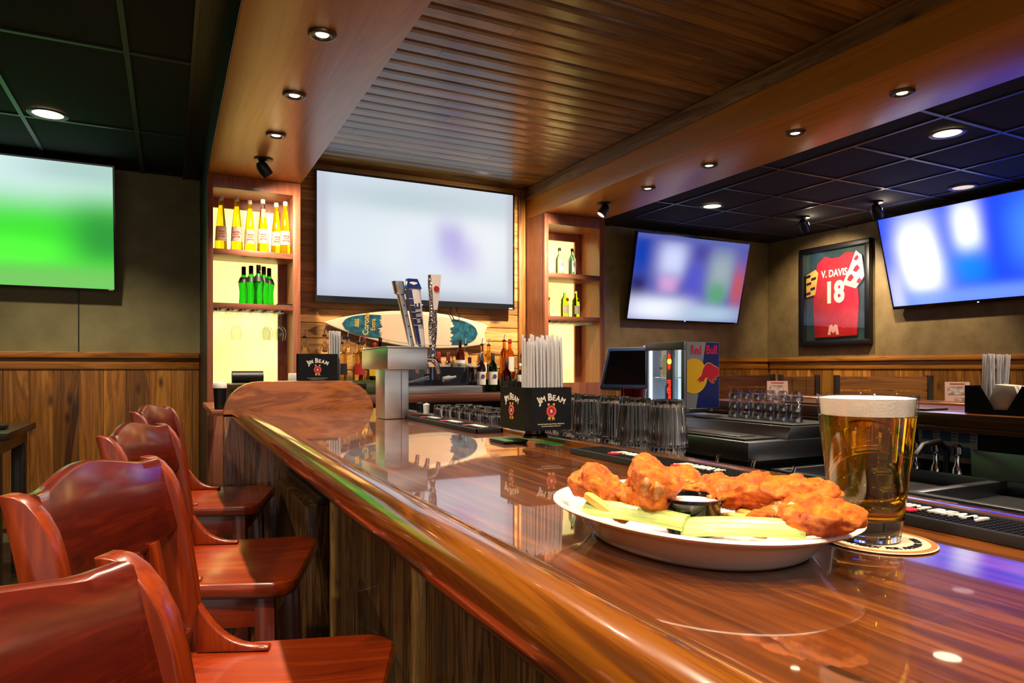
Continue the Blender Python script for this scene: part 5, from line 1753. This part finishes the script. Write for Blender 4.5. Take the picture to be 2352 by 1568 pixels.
# caddy on the far bar
c2 = thing('napkin_caddy', 'black caddy with a white napkin stack in its V-shaped front, on the far bar', 'bar caddy', (2.82, 1.42, BT + .001))
b = MB()
x0, x1, y0, y1, zz = -.11, .11, -.13, .13, .105
b.box(x0, x1, y0, y1, 0, .004)
b.box(x0, x0 + .004, y0, -.045, .004, zz)
b.prism([(.045, .004), (.13, .004), (.13, zz), (.085, zz)], 'yz', x0, x0 + .004) if False else None
b = MB()
b.box(x0, x1, y0, y1, 0, .004)
b.prism([(y0, .0041), (y1, .0041), (y1, zz), (.085, zz), (.012, .02), (-.022, .02), (-.065, zz), (y0, zz)][:4] + [(.075, zz), (.028, .018), (-.018, .018), (-.065, zz), (y0, zz)], 'yz', x0, x0 + .004)
b.box(x1 - .004, x1, y0, y1, .0041, zz)
b.box(x0 + .004, x1 - .004, y0, y0 + .004, .0041, zz)
b.box(x0 + .004, x1 - .004, y1 - .004, y1, .0041, zz)
b.build('caddy_box', 'caddy', c2, smooth=0)
arched_logo(c2, frame((0.02, y0 - .0002, .055), (1, 0, 0), (0, 0, 1)), 1.0, False)
g = 'white cocktail napkins in the far bar caddy'
src = None
for k in range(9):
    if src is None:
        src = tag(MB().prism([(-.062, 0), (.062, 0), (.05, .045), (.03, .105), (-.035, .10), (-.055, .045)], 'yz', -.0032, .0032).build('napkin', 'offwhite', bevel=.001), 'white folded napkin in the stack in the far bar caddy', 'napkin', g)
        src.location = (2.82 - .095, 1.42, BT + .0062)
    else:
        n_ = src.copy(); COL.objects.link(n_)
        n_.location = (2.82 - .095 + .0072 * k, 1.42 + random.uniform(-.003, .003), BT + .0062 + random.uniform(0, .002))
straws((2.82, 1.505, BT + .0062), 30, .12, .05, .215, 'clear plastic straw in the caddy on the far bar', 'clear straws in the far bar caddy', lean=.09, r_=.004)
straws((2.80, 1.33, BT + .0062), 12, .08, .05, .14, 'dark stirring straw at the end of the caddy on the far bar', 'dark stirring straws in the far bar caddy', 'navy_dk', .003, 'stirring_straw', .05)

# ------------------------------------------------------------------ tables and benches along the far walls
def bench(label, loc, rz, w, n, h=.40, vert=False):
    t = thing('bench', label, 'bench', loc, rz)
    MB().box(-w / 2, w / 2, -.34, 0, .42, .47).build('bench_seat', 'bench', t, bevel=.005)
    b = MB()
    if vert:
        k = int(w / .09)
        for i in range(k):
            b.box(-w / 2 + w * i / k + .002, -w / 2 + w * (i + 1) / k - .002, 0, .03, .471, 1.0 + h - .23)
    else:
        for i in range(n):
            b.box(-w / 2 + .04, w / 2 - .04, 0, .025, .471 + (.71 / n) * i + .006, .471 + (.71 / n) * (i + 1) - .006)
    b.build('back_boards', 'bench', t, smooth=0)
    for x in (-w / 2, w / 2 - .04):
        MB().box(x, x + .04, -.02, .04, 0, .471 + .715).build('end_post', 'dark_wood', t, bevel=.003)
    MB().box(-w / 2 + .041, w / 2 - .041, -.31, -.28, 0, .419).build('front_board', 'dark_wood', t, smooth=0)
    return t
bench('slatted wooden bench back rising behind the row of small stacked glasses', (4.72, 4.80, 0), R(0), 1.1, 6)
bench('slatted wooden bench back between the two menu cards, behind the beer glass', (5.12, 3.56, 0), R(-40), .72, 6)
bench('dark boarded bench end beside the slatted bench', (4.94, 4.22, 0), R(-40), .34, 6, .40, True)
def high_table(label, loc, w, d):
    t = thing('table', label, 'table', loc)
    MB().box(-w / 2, w / 2, -d / 2, d / 2, .90, .94).build('table_top', 'far_top', t, bevel=.006)
    MB().box(-.05, .05, -.05, .05, .04, .899).build('pedestal', 'dark_wood', t, bevel=.003)
    MB().box(-.25, .25, -.25, .25, 0, .039).build('table_foot', 'black', t, bevel=.005)
    return t
high_table('wooden table by the far corner with a menu card on it', (4.12, 3.72, 0), .6, .6)
high_table('wooden table by the wall under the bright blue television with a menu card on it', (5.02, 2.86, 0), .6, .6)
MT['menu'] = M('pink_menu_card', (214, 176, 160), .5)
def menu(label, loc, rz):
    t = thing('menu_card', label, 'menu', loc, rz)
    MB().prism([(-.03, 0), (.03, 0), (.002, .205), (-.002, .205)], 'yz', -.075, .075).build('card', 'menu', t, smooth=0)
    fm = frame((0, -.0305, .0), (1, 0, 0), (0, .028, .205))
    b = MB(); b.prism([(-.06, .115), (.045, .115), (.045, .175), (-.06, .175)], 'xy', .0005, .0012, 0, .5, fm); b.build('food_photo', 'food_print', t, smooth=0)
    b = MB(); b.prism([(-.02, .03), (.07, .03), (.07, .095), (-.02, .095)], 'xy', .0005, .0012, 0, .5, fm); b.build('food_photo', 'food_print', t, smooth=0)
    b = MB(); b.prism([(-.045, .19), (.045, .19), (.045, .196), (-.045, .196)], 'xy', .0005, .0012, 0, .5, fm); b.build('title_print', 'red', t, smooth=0)
    return t
menu('pale menu card standing on the table behind the small stacked glasses', (4.12, 3.72, .9405), R(-34))
menu('pale menu card standing on the table behind the beer glass, near the far bar caddy', (4.98, 2.90, .9405), R(-50))
# pub table at the left wall
pt = thing('side_table', 'dark wood side table against the wainscot under the green television', 'table', (-1.2, 4.75, 0))
MB().box(-.45, .455, -.42, .42, .865, .905).build('table_top', 'dark_wood', pt, bevel=.004)
MB().box(-.40, .415, -.38, .38, .79, .864).build('apron', 'dark_wood', pt, smooth=0)
for sx_ in (-.37, .38):
    for sy_ in (-.34, .34):
        MB().box(sx_ - .035, sx_ + .035, sy_ - .035, sy_ + .035, 0, .789).build('leg', 'dark_wood', pt, bevel=.004)
tag(MB().box(-.06, .06, -.05, .05, 0, .025).build('tray', 'black', loc=(-.86, 4.62, .9055), bevel=.004), 'small black tray on the side table by the wainscot', 'tray')

# ------------------------------------------------------------------ framed jersey on the far wall
jf = thing('framed_jersey', 'red football jersey with white number in a deep black frame under a spotlight', 'framed jersey', (6.40, 5.02, 2.035), R(-90))
W_, H_ = .87, 1.09
b = MB()
for (xa, xb, za, zb) in ((-W_ / 2, W_ / 2, H_ / 2 - .055, H_ / 2), (-W_ / 2, W_ / 2, -H_ / 2, -H_ / 2 + .055), (-W_ / 2, -W_ / 2 + .055, -H_ / 2 + .055, H_ / 2 - .055), (W_ / 2 - .055, W_ / 2, -H_ / 2 + .055, H_ / 2 - .055)):
    b.box(xa, xb, -.02, .046, za, zb)
b.build('picture_frame', 'black', jf, bevel=.006)
MB().box(-W_ / 2 + .056, W_ / 2 - .056, .036, .044, -H_ / 2 + .056, H_ / 2 - .056).build('backing', 'backing', jf, smooth=0)
b = MB()
b.box(-W_ / 2 + .056, -W_ / 2 + .060, -.01, .035, -H_ / 2 + .056, H_ / 2 - .056)
b.box(W_ / 2 - .060, W_ / 2 - .056, -.01, .035, -H_ / 2 + .056, H_ / 2 - .056)
b.build('mat_edge', 'steel_d', jf, smooth=0)
MT['jred'] = speckle('jersey_red', (190, 14, 20), (214, 24, 28), 12, .75, .2)
outline = [(-.25, -.46), (.27, -.45), (.29, -.10), (.27, .10), (.30, .14), (.27, .42), (.14, .44), (.06, .40), (-.04, .40), (-.12, .43), (-.22, .36), (-.25, .18), (-.27, -.1)]
b = MB()
n = 26
b.prism(outline, 'xz', .012, .034)
j = b.build('jersey', 'jred', jf, bevel=.008)
b = MB().prism([(-.36, .0), (-.24, .02), (-.20, .26), (-.24, .30), (-.36, .25)], 'xz', .008, .030); b.build('sleeve', 'sleeve_y', jf, bevel=.005)
b = MB()
for (x, z) in ((-.33, .04), (-.27, .09), (-.32, .15), (-.26, .20), (-.33, .23)):
    b.prism([(x - .03, z - .02), (x + .03, z - .008), (x + .03, z + .022), (x - .03, z + .01)], 'xz', .0065, .0085)
b.build('sleeve_check', 'black_print', jf, smooth=0)
b = MB().prism([(.10, .10), (.26, .04), (.36, .16), (.33, .38), (.26, .44), (.20, .30)], 'xz', .008, .030); b.build('sleeve', 'offwhite', jf, bevel=.005)
b = MB()
for (x, z, s_) in ((.20, .16, .04), (.27, .25, .04), (.30, .12, .03), (.27, .36, .03)):
    b.prism([(x - s_, z - s_ * .5), (x, z - s_), (x + s_, z), (x + s_ * .3, z + s_), (x - s_ * .5, z + s_ * .4)], 'xz', .0062, .0082)
b.build('sleeve_print', 'jred', jf, smooth=0)
b = MB()
fm = frame((0, .0115, 0), (1, 0, 0), (0, 0, 1))
b.text('V. DAVIS', .105, fm @ Matrix.Translation((.0, .20, 0)), bold=.03, ext=.001, sx=.80)
b.build('lettering', 'white', jf, smooth=0)
b = MB()
b.text('18', .31, fm @ Matrix.Translation((.0, -.075, 0)), bold=.045, ext=.001, sx=.80)
b.build('shirt_number', 'white', jf, smooth=0)
b = MB()
tm = fm @ Matrix.Translation((-.01, -.375, 0))
b.prism([(-.07, -.055), (-.035, -.055), (-.03, -.015), (0, -.04), (.03, -.015), (.035, -.055), (.07, -.055), (.05, .045), (.02, .055), (0, .03), (-.02, .055), (-.05, .045)], 'xy', 0, .001, 0, .5, tm)
b.build('emblem', 'pinkprint', jf, smooth=0)
MB().box(-W_ / 2 + .057, W_ / 2 - .057, -.012, -.0105, -H_ / 2 + .057, H_ / 2 - .057).build('glazing', 'thin_glass', jf, smooth=0)
tag(MB().box(4.585, 4.665, YB - .012, YB - .0005, 1.37, 1.49).build('wall_socket', 'white', bevel=.003), 'white wall socket plate above the wainscot beside the till', 'socket')

# ------------------------------------------------------------------ lamps
def downlight(label, x, y, group, can=False, lens='can'):
    z = CEIL if can else SOF
    t = thing('ceiling_can_light' if can else 'recessed_spot', label, 'ceiling light', (x, y, z), group=group)
    if can:
        MB().lathe([(.078, -.0005), (.104, -.0005), (.106, -.003), (.102, -.007), (.080, -.005), (.078, -.0005)], seg=32).build('trim_ring', 'cgrid', t, smooth=60)
        MB().lathe([(0, -.0015), (.0775, -.0015), (.0775, -.0005), (0, -.0005)], seg=28).build('lens', lens, t, smooth=30)
    else:
        MB().lathe([(.023, -.001), (.052, -.0005), (.054, -.004), (.050, -.010), (.034, -.012), (.026, -.006), (.023, -.001)], seg=28).build('trim_ring', 'pewter', t, smooth=50)
        MB().lathe([(0, -.006), (.0225, -.006), (.0225, -.001), (0, -.001)], seg=20).build('lens', 'lamp', t, smooth=30)
    return t
def eyeball(label, x, y, aim, z=SOF, mat='black', sc_=1.0):
    t = thing('spot_head', label, 'spotlight', (x, y, z))
    MB().lathe([(0, -.0005), (.055, -.0005), (.055, -.006), (.03, -.014), (0, -.014)], seg=24).build('mount', mat, t)
    d_ = (Vector(aim) - Vector((x, y, z - .05))).normalized()
    m_ = Matrix.Translation((0, 0, -.055 * sc_)) @ d_.to_track_quat('Z', 'Y').to_matrix().to_4x4() @ Matrix.Scale(sc_, 4)
    MB().lathe([(0, -.045), (.02, -.043), (.034, -.02), (.036, .02), (.034, .045), (.030, .045), (.030, .035), (0, .035)], seg=24, mat=m_).build('lamp_head', mat, t)
    MB().lathe([(0, .0352), (.029, .0352), (.029, .040), (0, .040)], seg=20, mat=m_).build('lens', 'lamp_dim', t)
    return d_
# ------------------------------------------------------------------ light
WARM = (255, 230, 198)
g = 'recessed spots in the soffit over the near bar'
lbs = {2.587: 'recessed spot in the wooden soffit closest to the camera', 3.218: 'second recessed spot along the wooden soffit', 3.813: 'third recessed spot along the wooden soffit, just before the swivel spot'}
for y in (3.813, 3.218, 2.587, 1.97, 1.36, .75, .14, -.5):
    lb = lbs.get(y, 'recessed spot in the near soffit above the stools, out of the picture')
    downlight(lb, .51, y, g)
    spot((.51, y, SOF - .03), (.47, y, 0), K_SOF, WARM, 108, .75, .022)
g = 'recessed spots in the beam over the far bar'
lbs = {1.959: 'recessed spot on the far beam, first from the frame edge', 2.547: 'second recessed spot along the far beam', 3.19: 'third recessed spot along the far beam', 3.788: 'fourth recessed spot along the far beam, next to the swivel spot'}
for y in (3.788, 3.19, 2.547, 1.959, 1.35, .75):
    lb = lbs.get(y, 'recessed spot in the far beam, out of the picture')
    downlight(lb, 2.952, y, g)
    spot((2.952, y, SOF - .03), (2.952, y, 0), K_BEAM, WARM, 110, .8, .022)
g = 'round can lights in the charcoal ceilings'
for x, y, lb in ((-.637, 4.82, 'round can light in the charcoal ceiling above the green television'), (4.43, 2.64, 'round can light in the far charcoal ceiling beside the beam'), (4.48, 4.80, 'round can light in the far charcoal ceiling by the game television'), (5.87, 3.37, 'round can light above the bright blue television')):
    downlight(lb, x, y, g, True, 'can_dim' if x > 5 else 'can')
for x, y in ((-.637, 4.82), (-1.6, 2.4), (-.6, .2), (-1.6, 0), (4.43, 2.64), (4.48, 4.80), (4.43, .4)):  # those without a fixture are unseen, added to raise the ambient light
    spot((x, y, CEIL - .02), (x, y, 0), K_CAN, WARM, 125, .8, .06)
eyeball('black swivel spot under the wooden soffit beside the glowing cabinet', .503, 4.30, (1.2, 4.6, 1.6))
spot((.56, 4.32, SOF - .08), (1.05, 5.11, 1.55), K_EYE * .6, WARM, 112, .8, .03)
eyeball('black swivel spot under the far beam beside the gin cabinet', 2.93, 4.287, (2.4, 4.4, 1.7))
spot((2.60, 4.25, SOF - .08), (2.2, 5.11, 1.7), K_EYE, WARM, 120, .8, .03)
for (x, y, aim, lb) in ((5.64, 4.76, (6.40, 5.02, 2.0), 'black cylinder spotlight on the charcoal ceiling aimed at the framed jersey'), (5.71, 4.03, (6.40, 4.2, 1.6), 'black cylinder spotlight on the charcoal ceiling beside the blue television')):
    d_ = eyeball(lb, x, y, aim, CEIL, 'black', 1.4)
    p = Vector((x, y, CEIL - .077)) + d_ * .08
    leak = bpy.data.lights.new('lamp_light', 'POINT'); leak.energy = .8; leak.color = lin(WARM); leak.shadow_soft_size = .02
    lo_ = bpy.data.objects.new('lamp_light', leak); COL.objects.link(lo_); lo_.location = (x + .055, y - .02, CEIL - .05)
    spot(tuple(p), aim, K_WALL, WARM, 95, .6, .03)
